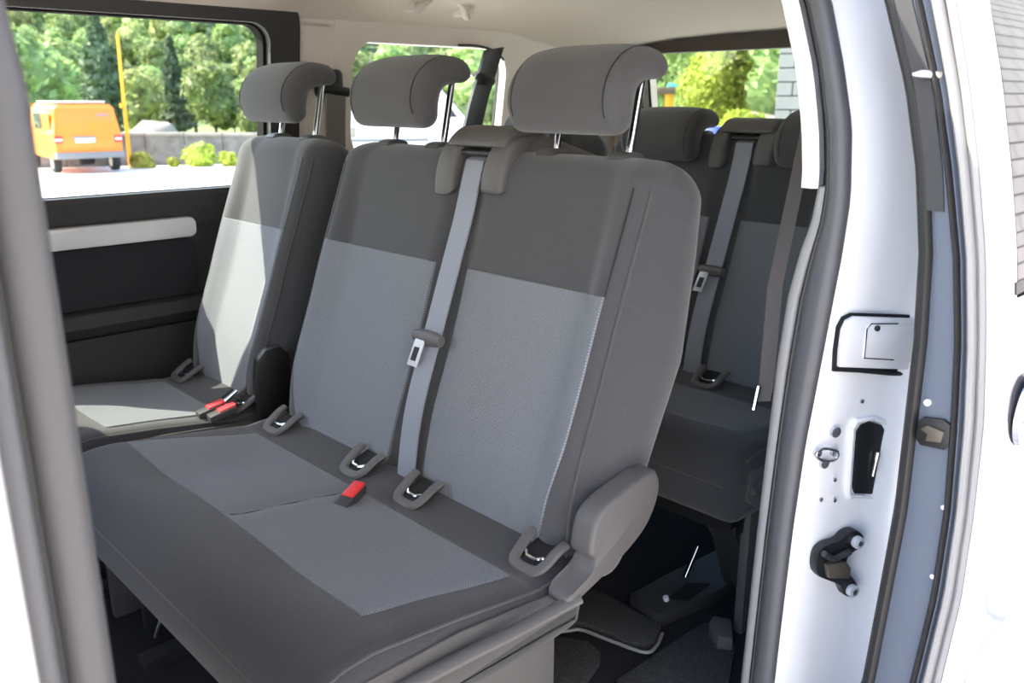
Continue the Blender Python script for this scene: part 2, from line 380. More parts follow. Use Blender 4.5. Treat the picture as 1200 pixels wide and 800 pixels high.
# inner dark lining behind the jamb
mobj('inner_lining', loft([[V((1.075, ysi(z)+.005, z)), V((2.60, .58, z)), V((2.60, .56, z)), V((1.10, ysi(z)-.03, z))] for z in (.58, .8, 1.0, 1.2, 1.3, 1.4)]), 'panel', near)
mobj('upper_lining', loft([[V((1.09, ysi(z)+.02, z)), V((2.60, .60+.06*sm(1.4, 1.8, z), z)), V((2.60, .55, z)), V((1.10, ysi(z)-.02, z))] for z in (1.4, 1.5, 1.6, 1.7, 1.79)]), 'panel', near)

# front pillar at the camera's left with its seal
B0 = .5
def vline(x, y, z0=.3, z1=1.79, n=16): return [V((x, y+.09*sm(1.62, 1.8, z0+(z1-z0)*i/n), z0+(z1-z0)*i/n)) for i in range(n+1)]
trim3 = tag(mobj('trim_3', tube(vline(.1225, .502), .0145, 14, ry=.017, up=(1, 0, 0)), 'brubber'), 'thick grey rubber seal on the front door pillar', kind='structure')
mobj('seal_groove', tube(vline(.1065, .494), .004, 8), 'black', trim3)
mobj('seal_lip', tube(vline(.0995, .489), .0065, 10), 'rubber', trim3)
trim4 = tag(mobj('trim_4', loft([[V((.100, .50+d, z)), V((.094, .487+d, z)), V((.078, .478+d, z)), V((.060, .46+d, z)), V((.052, .42+d, z)), V((.03, .41+d, z)), V((-.10, .41+d, z)), V((-.10, .46+d, z)), V((.09, .56+d, z))] for z in zz for d in [.09*sm(1.62, 1.8, z)]]), 'jamb'), 'silver painted front door pillar of the van', kind='structure')
mobj('pillar_lining', loft([[V((.125, .52, z)), V((.11, .60, z)), V((-.05, .60, z)), V((-.05, .52, z))] for z in (.58, 1.0, 1.5, 1.8)]), 'panel', trim4)
# roof rail above the opening, sill below, front door side
rail = tag(mobj('trim_5', loft([[V((x, .575, 1.79)), V((x, .62, 1.775)), V((x, .66, 1.82)), V((x, .60, 1.90)), V((x, .52, 1.83))] for x in (-1.0, .1, 1.1, 2.6)]), 'jamb', smooth=30), 'silver roof rail above the door opening', kind='structure')
mobj('header_seal', tube([V((.12, .585, 1.785)), V((1.05, .59, 1.785))], .014, 10), 'rubber', rail)
sill = tag(mobj('trim_6', join(box(-1.0, 1.06, .42, .56, .30, .50), box(.1, 1.06, .50, .62, .50, .575)), 'jamb', bevel=.01), 'door sill step', kind='structure')
mobj('sill_plate', box(.13, 1.05, .52, .70, .578, .592), 'plastic', sill, bevel=.005)
fd = tag(mobj('door_2', join(box(-1.0, -.10, .40, .48, .35, 1.36), box(-1.0, -.95, .42, .50, 1.36, 1.80)), 'paint', bevel=.015), 'closed front door of the van', kind='structure')
dash = tag(mobj('wall_front', join(box(-1.35, -1.0, .45, 2.2, .35, 1.22)), 'panel', bevel=.03), 'dark dashboard at the front of the cabin', kind='structure')

# features on the jamb: place on the local jamb plane
J0, J1 = V((1.06, .49, 0)), V((1.165, .448, 0)); JD = (J1-J0).normalized(); JN = V((JD.y, -JD.x, 0))   # JN points to the camera side
if JN.y > 0: JN = -JN
def onj(x, y, off=0):
    # true jamb surface between profile points 1..3 at that height
    d = ray(x, y); t = 1.1
    for _ in range(12):
        p = CAM+d*t; z = p.z
        a, b = jp(z, 1), jp(z, 3); n = V((b.y-a.y, -(b.x-a.x), 0)).normalized()
        if n.y > 0: n = -n
        t += (a-p).dot(n)/d.dot(n)
    return CAM+d*t+n*off
def jpoly(pts, off, depth): return extr([onj(x, y, off) for x, y in pts], JN*depth)
cover = [(979, 408), (982, 385), (987, 374), (996, 369), (1085, 372), (1085, 432), (978, 428)]
mobj('cover_gap', jpoly([(975, 410), (979, 382), (985, 371), (995, 366), (1088, 369), (1088, 440), (974, 434)], .001, .003), 'void', near)
fl = mobj('cover_flap', jpoly(cover, .003, .006), 'jamb', near, bevel=.0015)
mobj('inner_flap', jpoly([(1005, 416), (1009, 382), (1015, 376), (1075, 378), (1075, 422), (1008, 419)], .009, .002), 'jamb', fl, bevel=.0008)
mobj('flap_edge', tube([onj(x, y, .011) for x, y in ((1040, 419), (1006, 417), (1009, 383), (1014, 377), (1045, 377))], .0009, 6), 'void', fl)
mobj('screw', cyl(onj(1020, 382, .008), onj(1020, 382, .014), .004, 12), 'plastic', fl)
mobj('cover_groove', tube([onj(x, y, .003) for x, y in ((976, 430), (1000, 432), (1040, 436), (1088, 438))], .004, 8), 'black', near)
# slot with striker
rec = [(1003, 505), (1008, 497), (1018, 493), (1031, 497), (1038, 508), (1034, 545), (1028, 578), (1000, 577), (998, 570)]
mobj('slot_rim', tube([onj(x+(4 if x > 1015 else -5), y+(4 if y > 540 else -4), .001) for x, y in rec+rec[:1]], .004, 8), 'jamb', near)
sl = mobj('striker_slot', jpoly(rec, .0, .004), 'black', near, bevel=.001)
mobj('striker_bar', tube([onj(1023, 532, .008), onj(1018, 555, .008)], .0025, 8), 'steel', sl)
mobj('striker_head', tube([onj(1024, 527, .008), onj(1022, 536, .008)], .004, 8), 'steel', sl)
# small latch loop
lt = mobj('latch_loop', tube(cat([onj(x, y, .008) for x, y in ((953, 527), (962, 523), (976, 526), (975, 535), (962, 537), (953, 533))], 24, True)+[onj(953, 527, .008)], .0022, 8), 'steel', near)
for x, y, r in ((956, 530, .006), (976, 529, .006), (964, 542, .007), (977, 505, .008)):
    mobj('bolt_head', cyl(onj(x, y, 0), onj(x, y, .006), r, 14), 'paint', near, bevel=.001)
# roller bracket
br_ = cat([(952, 640), (962, 632), (975, 628), (983, 620), (994, 616), (1003, 622), (1003, 634), (990, 642), (984, 650), (984, 664), (992, 672), (997, 684), (992, 692), (982, 692), (976, 680), (962, 674), (950, 668), (948, 654)], 40, True)
brk = mobj('roller_bracket', jpoly([(p.x, p.y) for p in [V((a[0], a[1], 0)) for a in br_]] if False else [(p[0], p[1]) for p in br_], .0, .016), 'black', near, bevel=.003)
mobj('bracket_boss', jpoly([(955, 652), (978, 648), (983, 656), (982, 668), (958, 668)], .016, .010), 'bronze', brk, bevel=.003)
mobj('bracket_hook', tube(cat([onj(x, y, .022) for x, y in ((953, 640), (964, 646), (976, 641), (983, 638))], 10), .005, 8), 'plastic', brk)
for x, y in ((994, 628), (988, 684)):
    b_ = mobj('bolt_head', cyl(onj(x, y, .014), onj(x, y, .024), .0095, 18), 'bolt', brk, bevel=.0015)
    mobj('bolt_socket', cyl(onj(x, y, .024), onj(x, y, .0255), .0045, 6), 'steel', b_)
for x, y in ((978, 562), (962, 585), (978, 586), (1010, 470)):
    mobj('dimple', cyl(onj(x, y, -.001), onj(x, y, .0015), .003, 10), 'paint', near)

# ------------------------------------------------------------------ sliding door (open), front edge and outer skin
ZD = [.30, .60, .90, 1.03, 1.14, 1.25, 1.345, 1.44, 1.525, 1.615, 1.70, 1.82]
YDS = [.37, .31, .276, .268, .269, .274, .285, .299, .317, .339, .364, .41]
ZO = [.30, .60, .89, 1.02, 1.13, 1.24, 1.337, 1.43, 1.524, 1.613, 1.70, 1.82]
YDO = [.41, .345, .310, .301, .301, .308, .317, .331, .352, .376, .406, .452]
ZN = [.30, .60, .864, 1.02, 1.114, 1.225, 1.33, 1.43, 1.523, 1.614, 1.70, 1.82]
YDI = [.46, .395, .359, .352, .348, .350, .352, .359, .374, .397, .429, .475]
ds = lambda z: lin(ZD, YDS, z); do = lambda z: lin(ZO, YDO, z); di = lambda z: lin(ZN, YDI, z)
XD = 1.0
zd = [.32+(1.80-.32)*i/60 for i in range(61)]
skin = [[V((XD, ds(z)+.006, z)), V((XD-.003, ds(z)+.002, z)), V((XD+.006, ds(z)-.002, z)), V((XD+.10, ds(z)-.006, z)), V((1.5, ds(z)-.010, z)), V((1.92, ds(z)-.006, z)), V((1.94, ds(z)+.004, z)), V((1.92, ds(z)+.015, z)), V((1.08, ds(z)+.012, z)), V((XD+.02, ds(z)+.012, z))] for z in zd]
zb = 1.385
door = tag(mobj('door_1', loft([r for r, z in zip(skin, zd) if z < zb+.02]), 'paint', smooth=40), 'silver sliding door of the van slid open', kind='structure')
def skin_seg(x0, x1, z0, z1, off=0, n=12):
    return loft([[V((x0, ds(z)-.006+off, z)), V((x1, ds(z)-.006+off, z)), V((x1, ds(z)+.012+off, z)), V((x0, ds(z)+.012+off, z))] for z in [z0+(z1-z0)*i/n for i in range(n+1)]])
mobj('window_frame', loft([[V((XD, ds(z)+.006, z)), V((XD-.003, ds(z)+.002, z)), V((XD+.006, ds(z)-.002, z)), V((XD+.075, ds(z)-.005, z)), V((XD+.078, ds(z)+.004, z)), V((XD+.02, ds(z)+.012, z))] for z in zd if z > zb-.02]), 'paint', door)
mobj('window_frame', join(skin_seg(XD+.07, 1.92, 1.77, 1.80, 0, 2), skin_seg(1.86, 1.92, zb, 1.78)), 'paint', door)
mobj('door_glass', skin_seg(XD+.077, 1.87, zb+.012, 1.775, .001), 'doorglass', door)
mobj('glass_gasket', skin_seg(XD+.07, 1.88, zb, zb+.014, .0, 1), 'black', door)
# front edge: hem with ribs, rubber strip, grey frame face, inner black strip
def strip(fa, fb, x, d=.01): return loft([[V((x, fa(z), z)), V((x, fb(z), z)), V((x+d, fb(z), z)), V((x+d, fa(z), z))] for z in zd])
mid = lambda z: (ds(z)*.5+do(z)*.5)
mobj('hem_strip', tube([V((XD+.008, ds(z)*.8+do(z)*.2, z)) for z in zd], .0075, 10, ry=.011, up=(0, 1, 0)), 'hem', door)
mobj('hem_strip', tube([V((XD+.008, ds(z)*.42+do(z)*.58, z)) for z in zd], .0065, 10, ry=.011, up=(0, 1, 0)), 'hem', door)
mobj('edge_seal', tube([V((XD+.003, do(z)+.0005, z)) for z in zd], .0035, 10, ry=.008, up=(0, 1, 0)), 'black', door)
fr = mobj('inner_frame', loft([[V((XD+.004, do(z)-.004, z)), V((XD+.002, do(z)*.3+di(z)*.7, z)), V((XD+.006, di(z)-.001, z)), V((XD+.03, di(z)+.003, z)), V((XD+.2, di(z)+.004, z)), V((1.9, di(z)-.01, z)), V((1.9, ds(z)+.02, z)), V((XD+.2, ds(z)+.02, z)), V((XD+.03, ds(z)+.02, z))] for z in zd]), 'dgrey', door)
mobj('inner_seal', tube([V((XD+.008, di(z)+.007, z)) for z in zd], .0085, 10, ry=.010, up=(0, 1, 0)), 'black', door)
def ond(x, y, off=0): return at(x, y, X=XD+.003)+V((-off, 0, 0))
lk = mobj('door_latch', extr([ond(x, y) for x, y in ((1078, 492), (1084, 487), (1108, 490), (1116, 497), (1114, 520), (1108, 526), (1080, 520), (1075, 512))], (-.006, 0, 0)), 'black', door, bevel=.002)
mobj('latch_jaw', extr([ond(x, y, .006) for x, y in ((1082, 500), (1090, 496), (1100, 500), (1110, 504), (1106, 516), (1088, 514), (1090, 506))], (-.004, 0, 0)), 'bronze', lk, bevel=.001)
mobj('guide_pin', tube([ond(1100, 88, -.004), ond(1084, 87, .012), ond(1076, 88, .016)], [.005, .005, .002], 12), 'steel', door)
mobj('pin_plate', extr([ond(x, y, -.002) for x, y in ((1088, 70), (1094, 70), (1103, 130), (1097, 130))], (-.004, 0, 0)), 'rust', door, bevel=.001)
mobj('bolt_head', cyl(ond(1088, 471), ond(1088, 471, .004), .004, 12), 'jamb', door)
for x, y in ((1106, 594), (1093, 675)): mobj('plug', cyl(ond(x, y), ond(x, y, .002), .003, 10), 'jamb', door)
# upper inner edge of the door: dark grey lining strip with a joint
mobj('upper_edge_lining', loft([[V((XD+.0, di(z)+.012, z)), V((XD+.0, di(z)-.016, z)), V((XD+.03, di(z)-.016, z)), V((XD+.03, di(z)+.014, z))] for z in zd if z > 1.46]), 'plastic', door)
# outer pull handle of the door
hy = ds(1.235)-.008
hc = V((1.115, hy, 1.240))
hh = mobj('handle_cup', loft([[hc+V((math.cos(a)*r, o, math.sin(a)*r*.9)) for a in [2*math.pi*j/24 for j in range(24)]] for r, o in ((.050, 0), (.047, -.006), (.040, -.006), (.034, -.001))]), 'paint', door)
mobj('handle_grip', tube([hc+V((-.035, -.012, 0)), hc+V((0, -.022, 0)), hc+V((.10, -.02, 0)), hc+V((.14, -.006, 0))], .014, 12, ry=.009, up=(0, 0, 1)), 'chrome', hh)

# ------------------------------------------------------------------ seats
SB = V((.825, 0, .920)); SA = math.radians(16.8); SD = V((math.sin(SA), 0, math.cos(SA))); SN = V((-math.cos(SA), 0, math.sin(SA)))
SL = .634
def back_geo(y0, y1, ym_list, chan):
    def fo(y, h):
        s = h/SL; e = max(0, min(y-y0, y1-y))
        b = .026*sm(.085, .040, e)*(.4+.6*sm(-.1, .25, s))*(1-.65*sm(.5, 1, s))
        b -= .020*(1-min(e/.03, 1))**2
        b += .012*math.exp(-((s-.22)/.2)**2)-.004
        if chan is not None: b -= .010*(1-sm(.025, .06, abs(y-chan)))
        return b
    def pt(y, h, off=0): return SB+SD*h+SN*(fo(y, h)+off)+V((0, y, 0))
    ym = (y0+y1)/2; hwid = (y1-y0)/2+.025
    ny = 80 if chan is not None else 44
    rings = []
    hs = [(-.0, -math.pi/2+math.pi/2*i/5, 'b') for i in range(5)]+[(i/44, 0, 'm') for i in range(45)]+[(1, math.pi/2*i/9, 't') for i in range(1, 10)]
    rz, rb = .050, .030
    for u, ph, kind in hs:
        if kind == 'b': h = rb+rb*math.sin(ph); k = max(.05, math.cos(ph)); ins = .02*(1-math.cos(ph))
        elif kind == 'm': h = rb+(SL-rz-rb)*u; k = 1; ins = 0
        else: h = SL-rz+rz*math.sin(ph); k = max(.04, math.cos(ph)); ins = .068*(1-math.cos(ph))
        hh = min(max(h, 0), SL); mo = -.058
        o = [(y0+(y1-y0)*j/ny, fo(y0+(y1-y0)*j/ny, hh)) for j in range(ny+1)]
        fe = fo(y1, hh); tp = .022*sm(.55, 1, hh/SL)
        td = lin([0, .25, .55, .8, .93, 1], [.085, .098, .128, .104, .085, .08], hh/SL)
        sidep = [(.010, fe-.016), (.019, fe-.038), (.025, -td*.72), (.025, -td), (.014, -td-.022), (-.02, -td-.03)]
        pr = o+[(y1+a, b) for a, b in sidep]+[(y0-a, b) for a, b in sidep[::-1]]
        rings.append([SB+SD*h+SN*(-.055+(b+.055)*k)+V((0, ym+(y-ym)*(1-ins/hwid), 0)) for y, b in pr])
    return loft(rings), pt
def patch(fn, u0, u1, v0, v1, nu, nv, lift=.0025, tuck=-.003, rcorner=0):
    vs_, fs, uv = [], [], []
    for i in range(nu+1):
        for j in range(nv+1):
            a, b = i/nu, j/nv
            edge = min(i, nu-i, j, nv-j)
            off = tuck if edge == 0 else (lift*.6 if edge == 1 else lift)
            p, q = fn(a, b, off); vs_.append(p); uv.append(q)
    for i in range(nu):
        for j in range(nv):
            k = i*(nv+1)+j; fs.append((k, k+1, k+nv+2, k+nv+1))
    return vs_, fs, uv
def spread(k, n, e=.006):      # parameter with close lines near both edges
    if k == 0: return 0
    if k == n: return 1
    if k == 1: return e
    if k == n-1: return 1-e
    return e+(1-2*e)*(k-1)/(n-2)
def fpatch(fn, nu, nv, lift=.0034, tuck=-.002):
    vs_, fs, uv = [], [], []
    for i in range(nu+1):
        for j in range(nv+1):
            edge = min(i, nu-i, j, nv-j)
            p, q = fn(spread(i, nu), spread(j, nv), tuck if edge == 0 else lift); vs_.append(p); uv.append(q)
    for i in range(nu):
        for j in range(nv):
            k = i*(nv+1)+j; fs.append((k, k+1, k+nv+2, k+nv+1))
    return (vs_, fs), uv
def pillow(prof, y0, y1, r, ny, dz=None, nc=5, sc=0):
    """closed XZ profile swept in Y with rounded ends"""
    n = len(prof); area = sum(prof[i][0]*prof[(i+1) % n][1]-prof[(i+1) % n][0]*prof[i][1] for i in range(n))
    sg = 1 if area > 0 else -1
    nor = []
    for i in range(n):
        tx, tz = prof[(i+1) % n][0]-prof[i-1][0], prof[(i+1) % n][1]-prof[i-1][1]; l = math.hypot(tx, tz) or 1
        nor.append((-tz/l*sg, tx/l*sg))       # inward
    st = [(y0+r*(1-math.cos(math.pi/2*i/nc)), r*(1-math.sin(math.pi/2*i/nc))) for i in range(nc)]
    st += [(y0+r+(y1-y0-2*r)*i/ny, 0) for i in range(ny+1)]
    st += [(y1-r*(1-math.cos(math.pi/2*i/nc)), r*(1-math.sin(math.pi/2*i/nc))) for i in range(nc-1, -1, -1)]
    rings = []
    cx, cz = sum(p[0] for p in prof)/n, sum(p[1] for p in prof)/n
    for y, s in st:
        if sc: rings.append([V((cx+(p[0]-cx)*(1-s/sc), y, cz+(p[1]-cz)*(1-s/sc))) for p in prof]); continue
        rings.append([V((p[0]+q[0]*s, y, p[1]+q[1]*s+(dz(p[0], p[1], y) if dz else 0))) for p, q in zip(prof, nor)])
    return loft(rings)
ZX = [.40, .43, .48, .60, .735, .755, .80, .845]; ZZ = [.966, .980, .984, .970, .950, .946, .950, .956]
CPROF = [(.845, .956), (.80, .950), (.755, .946), (.735, .950), (.67, .959), (.60, .970), (.53, .978), (.48, .984), (.43, .980), (.398, .962), (.380, .925), (.380, .880), (.395, .852), (.45, .845), (.65, .84), (.82, .84), (.85, .87), (.854, .93)]
CP = [(p.x, p.z) for p in cat([(a, 0, b) for a, b in CPROF], 72, True)]
HM = [(1.000, 1.573, .026), (.998, 1.590, .0305), (1.000, 1.606, .0315), (1.007, 1.624, .031), (1.022, 1.641, .0295), (1.042, 1.650, .028), (1.064, 1.653, .026), (1.083, 1.652, .0235)]
def hprof(shrink):
    mm = cat([(a, b, c) for a, b, c in HM], 24); k = 1-shrink/.030; left, right = [], []
    a0, a1 = mm[0], mm[-1]
    for q, p in enumerate(mm):
        t = mm[min(q+1, 24)]-mm[max(q-1, 0)]; l = math.hypot(t.x, t.y); nx, nz = -t.y/l, t.x/l
        w_ = p.z*k; left.append((p.x+nx*w_, p.y+nz*w_)); right.append((p.x-nx*w_, p.y-nz*w_))
    def capm(p, q, w_, s0):      # half circle round an end of the medial line
        d = (p-q); l = math.hypot(d.x, d.y); ux, uz = d.x/l, d.y/l; vx, vz = -uz, ux
        return [(p.x+w_*(math.cos(a)*s0*vx+math.sin(a)*ux), p.y+w_*(math.cos(a)*s0*vz+math.sin(a)*uz)) for a in [math.pi*i_/9 for i_ in range(1, 9)]]
    return left+capm(mm[-1], mm[-2], mm[-1].z*k, 1)+right[::-1]+capm(mm[0], mm[1], mm[0].z*k, 1)
HP = hprof(0)
def headgeo(y0, y1, r=.024, nc=6, ny=8):
    st = [(y0+r*(1-math.cos(math.pi/2*i/nc)), r*(1-math.sin(math.pi/2*i/nc))) for i in range(nc)]
    st += [(y0+r+(y1-y0-2*r)*i/ny, 0) for i in range(ny+1)]
    st += [(y1-r*(1-math.cos(math.pi/2*i/nc)), r*(1-math.sin(math.pi/2*i/nc))) for i in range(nc-1, -1, -1)]
    yc = (y0+y1)/2; hw_ = (y1-y0)/2
    return loft([[V((x, y, z-.010*(abs(y-yc)/hw_)**4*sm(1.6, 1.67, z))) for x, z in hprof(s_)] for y, s_ in st])
def headrest(root, yc, nm='headrest'):
    h = mobj(nm, headgeo(yc-.003-.115, yc-.005+.117), 'hcloth', root, smooth=60)
    for s in (-1, 1):
        mobj('seam', tube([V((p[0], yc-.004+s*.094, p[1]-.0055*sm(1.6, 1.67, p[1]))) for p in HP[1:26]], .0011, 6), 'black', h)
        mobj('stalk', cyl(V((1.056, yc+s*.077, 1.500)), V((1.086, yc+s*.077, 1.640)), .0064, 14), 'chrome', h)
    for s in (-1, 1):
        mobj('stalk_guide', pillow([(p[0], p[1]) for p in [(1.053+.026*math.cos(a), 1.512+.009*math.sin(a)) for a in [2*math.pi*j/16 for j in range(16)]]], yc+s*.076-.022, yc+s*.076+.022, .008, 3), 'gplastic', root)
def isofix(root, y, x=.800, z=.958):
    t = math.radians(38); ax, az = V((-math.cos(t), 0, -math.sin(t)*.62)).normalized(), V((-math.sin(t), 0, math.cos(t))).normalized()
    ax = V((-.93, 0, -.36)).normalized(); az = V((-.36, 0, .93)).normalized()
    c = V((x, y, z-.001))
    loop = [c+ax*u+V((0, v, 0))+az*w for u, v, w in ((-.030, -.033, .012), (-.012, -.031, .012), (.010, -.029, .008), (.024, -.025, .006), (.030, -.013, .004), (.030, .013, .004), (.024, .025, .006), (.010, .029, .008), (-.012, .031, .012), (-.030, .033, .012))]
    fr_ = mobj('anchor_frame', tube(cat(loop, 36), .0058, 8, ry=.0095), 'gplastic', root)
    mobj('anchor_recess', extr([c+ax*u+V((0, v, 0))+az*.0035 for u, v in ((-.03, -.022), (.012, -.022), (.022, -.012), (.022, .012), (.012, .022), (-.03, .022))], az*.002), 'void', fr_)
    mobj('anchor_bar', tube([c+ax*.004+V((0, -.018, 0))+az*.007, c+ax*.012+V((0, -.009, 0))+az*.008, c+ax*.012+V((0, .009, 0))+az*.008, c+ax*.004+V((0, .018, 0))+az*.007], .003, 8), 'chrome', fr_)
def ribbon(path, wdir, w, t=.0016):
    wd = V(wdir).normalized(); rings = []
    for i, p in enumerate(path):
        tg = (V(path[min(i+1, len(path)-1)])-V(path[max(0, i-1)])).normalized(); nn = tg.cross(wd).normalized()
        rings.append([V(p)+wd*(w/2)+nn*t, V(p)+wd*(w*.17)+nn*t*.5, V(p)-wd*(w*.17)+nn*t*.5, V(p)-wd*(w/2)+nn*t, V(p)-wd*(w/2)-nn*t, V(p)+wd*(w/2)-nn*t])
    return loft(rings)
def side_cover(root, slim=False):
    top = [at(x, y, Y=.714) for x, y in ((673, 642), (675, 620), (681, 600), (695, 582), (720, 562), (735, 551), (748, 545))]
    rear = [at(x, y, Y=.684) for x, y in ((771, 553), (774, 566), (769, 590), (758, 615), (740, 640), (715, 667), (690, 692), (668, 712))]
    front = [at(x, y, Y=.69) for x, y in ((662, 700), (684, 676), (694, 655))]
    pr = [(p.x, p.z) for p in top+rear+front]
    if slim:
        pr = [(.80, .93), (.797, 1.03), (.805, 1.07), (.825, 1.088), (.86, 1.090), (.88, 1.07), (.882, 1.0), (.86, .93)]
        return mobj('recliner_cover', extr([V((x, 1.608, z)) for x, z in pr], (0, .02, 0)), 'black', root, bevel=.006)
    pp = [(p.x, p.z) for p in cat([(a, 0, b) for a, b in pr], 72, True)]
    c = mobj('side_cover', pillow(pp, .682, .724, .009, 2, sc=.085), 'gplastic', root, smooth=60)
    arm = cat([at(x, y, Y=Yq) for x, y, Yq in ((678, 700, .685), (655, 712, .692), (600, 741, .70), (540, 771, .705), (475, 805, .71), (400, 850, .72))], 30)
    mobj('side_trim', tube(arm, .008, 10, ry=.012, up=(0, 0, 1)), 'gplastic', root)
    return c

def make_seat(nm, label, centres, y0, y1, cy0, cy1, inserts, cins, group=None):
    ymid = (y0+y1)/2; bench = len(centres) == 2
    root = thing(nm, (.62, ymid, FZ), label, 'seat', group)
    g, pt = back_geo(y0, y1, centres, 1.142 if bench else None)
    bk = mobj('backrest', g, 'cloth', root, smooth=60)
    for a, b in inserts:
        out_lo = abs(a-y0) < .08     # which edge is the outer one
        def fn(u, v, off, a=a, b=b):
            h = .028+(.418-.028)*v
            sh = .022*(1-sm(0, .45, v))
            aa = a+(sh if a-y0 < .08 else sh*.3); bb = b-(sh if y1-b < .08 else sh*.3)
            # round the lower corners
            rc = .035; hh = h-.028
            if hh < rc: q = rc-math.sqrt(max(0, rc*rc-(rc-hh)**2)); aa += q*.7; bb -= q*.7
            y = aa+(bb-aa)*u
            return pt(y, h, off), (y, h)
        gg, uv = fpatch(fn, 16, 26)
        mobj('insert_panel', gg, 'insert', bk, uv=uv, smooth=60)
    # seams: outer piping and the seams from the insert to the top edge
    for s, ye in ((1, y0), (-1, y1)):
        mobj('piping', tube([pt(ye+s*.004, .02+(SL-.075)*i/24, .0015) for i in range(25)], .0026, 6), 'side', bk)
    for a, b in inserts:
        ye = a if a-y0 < .08 else b
        s = -1 if a-y0 < .08 else 1
        mobj('seam', tube([pt(ye, .418+(SL-.055-.418)*i/10, .0004) for i in range(11)], .0013, 5), 'black', bk)
    # cushion
    cm = (cy0+cy1)/2
    def dz(x, z, y):
        if z < .90: return 0
        d = 0
        if bench: d -= .006*math.exp(-((y-1.165)/.012)**2)*sm(.50, .54, x)*(1-sm(.72, .74, x))
        for c in centres: d -= .010*math.exp(-((y-c-(.02 if bench else 0))/.10)**2)*sm(.42, .55, x)*(1-sm(.68, .75, x))
        return d
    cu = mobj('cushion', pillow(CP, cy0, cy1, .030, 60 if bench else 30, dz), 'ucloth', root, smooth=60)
    (ya, yb), (yc_, yd) = cins          # front near/far, rear near/far
    def fn(u, v, off):
        x = .508+(.742-.508)*v; y = (ya+(yc_-ya)*v)+((yb+(yd-yb)*v)-(ya+(yc_-ya)*v))*u
        return V((x, y, lin(ZX, ZZ, x)+dz(x, .95, y)+off)), (y, x)
    gg, uv = fpatch(fn, 60 if bench else 24, 16, .0026, -.002)
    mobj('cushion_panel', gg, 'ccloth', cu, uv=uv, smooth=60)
    for ye, s in ((cy0, 1), (cy1, -1)):
        mobj('piping', tube([V((x, ye+s*.010, lin(ZX, ZZ, x)-.008)) for x in [.42+(.80-.42)*i/20 for i in range(21)]], .0022, 6), 'side', cu)
    mobj('seam', tube([V((.3805, y, .925)) for y in (cy0+.03, cy1-.03)], .0018, 6), 'side', cu)
    if bench:
        mobj('seam', tube([V((x, 1.165, lin(ZX, ZZ, x)+dz(x, .95, 1.165)+.0025)) for x in [.515+.2*i/10 for i in range(11)]], .0013, 5), 'black', cu)
    mobj('side_panel', extr([V((x, cy0+.0005, z)) for x, z in ((.42, .955), (.60, .952), (.79, .930), (.79, .89), (.45, .87), (.41, .90))], (0, -.004, 0)), 'side', cu, bevel=.002)
    for c in centres:
        headrest(root, c)
        for s in (-1, 1): isofix(root, c+s*.142)
    # frame below: side plates, cross bar, legs
    mobj('side_plate', extr([V((x, cy0+.018, z)) for x, z in ((.47, FZ), (.80, FZ), (.80, .90), (.47, .90))], (0, .02, 0)), 'gplastic', root, bevel=.004)
    mobj('side_plate', extr([V((x, cy1-.012, z)) for x, z in ((.50, FZ), (.80, FZ), (.80, .86), (.50, .86))], (0, -.02, 0)), 'plastic', root, bevel=.004)
    mobj('cross_bar', box(.44, .47, cy0+.03, cy1-.03, .80, .835), 'black', root, bevel=.004)
    mobj('pan', box(.42, .80, cy0+.03, cy1-.03, .825, .845), 'black', root)
    mobj('slide_rail', box(.45, .86, cy1-.16, cy1-.12, FZ, FZ+.018), 'plastic', root)
    mobj('slide_rail', box(.45, .86, cy0+.12, cy0+.16, FZ, FZ+.018), 'plastic', root)
    mobj('release_lever', tube([V((.46, cm+.12, .83)), V((.43, cm+.13, .76)), V((.425, cm+.135, .74))], .003, 6), 'steel', root)
    side_cover(root, not bench)
    if bench:
        # belt outlet housing on top between the two seats
        hs = mobj('belt_housing', join(
            pillow([(p.x, p.z) for p in cat([(a, 0, b) for a, b in ((.975, 1.452), (.985, 1.492), (1.008, 1.525), (1.04, 1.538), (1.09, 1.536), (1.12, 1.515), (1.12, 1.47), (1.02, 1.45), (.985, 1.445))], 30, True)], 1.045, 1.098, .012, 2, sc=.05),
            pillow([(p.x, p.z) for p in cat([(a, 0, b) for a, b in ((.975, 1.442), (.985, 1.492), (1.008, 1.525), (1.04, 1.538), (1.09, 1.536), (1.12, 1.515), (1.12, 1.47), (1.02, 1.45), (.985, 1.436))], 30, True)], 1.176, 1.222, .012, 2, sc=.05),
            pillow([(p.x, p.z) for p in cat([(a, 0, b) for a, b in ((1.000, 1.522), (1.012, 1.538), (1.04, 1.552), (1.09, 1.550), (1.125, 1.52), (1.125, 1.46), (1.075, 1.46), (1.07, 1.515), (1.02, 1.518))], 30, True)], 1.06, 1.21, .010, 4, sc=.05)), 'gplastic', root, smooth=50)
        mobj('housing_plate', extr([V((x, 1.09, z)) for x, z in ((1.002, 1.444), (1.006, 1.472), (1.02, 1.474), (1.03, 1.44))], (0, .092, 0)), 'gplastic', hs, bevel=.004)
        mobj('housing_shoulder', loft([[V((1.085+.045*math.cos(a), y, zc+.032*math.sin(a)*k)) for a in [2*math.pi*j/14 for j in range(14)]] for y, zc, k in ((1.07, 1.508, 1), (1.03, 1.504, .95), (.99, 1.498, .8), (.94, 1.49, .6))]), 'gplastic', hs)
        mobj('belt_slot', box(1.035, 1.07, 1.094, 1.180, 1.445, 1.520), 'void', hs)
        mobj('slot_roller', cyl(V((1.012, 1.094, 1.508)), V((1.012, 1.180, 1.508)), .0055, 10), 'plastic', hs)
        yb_ = 1.130
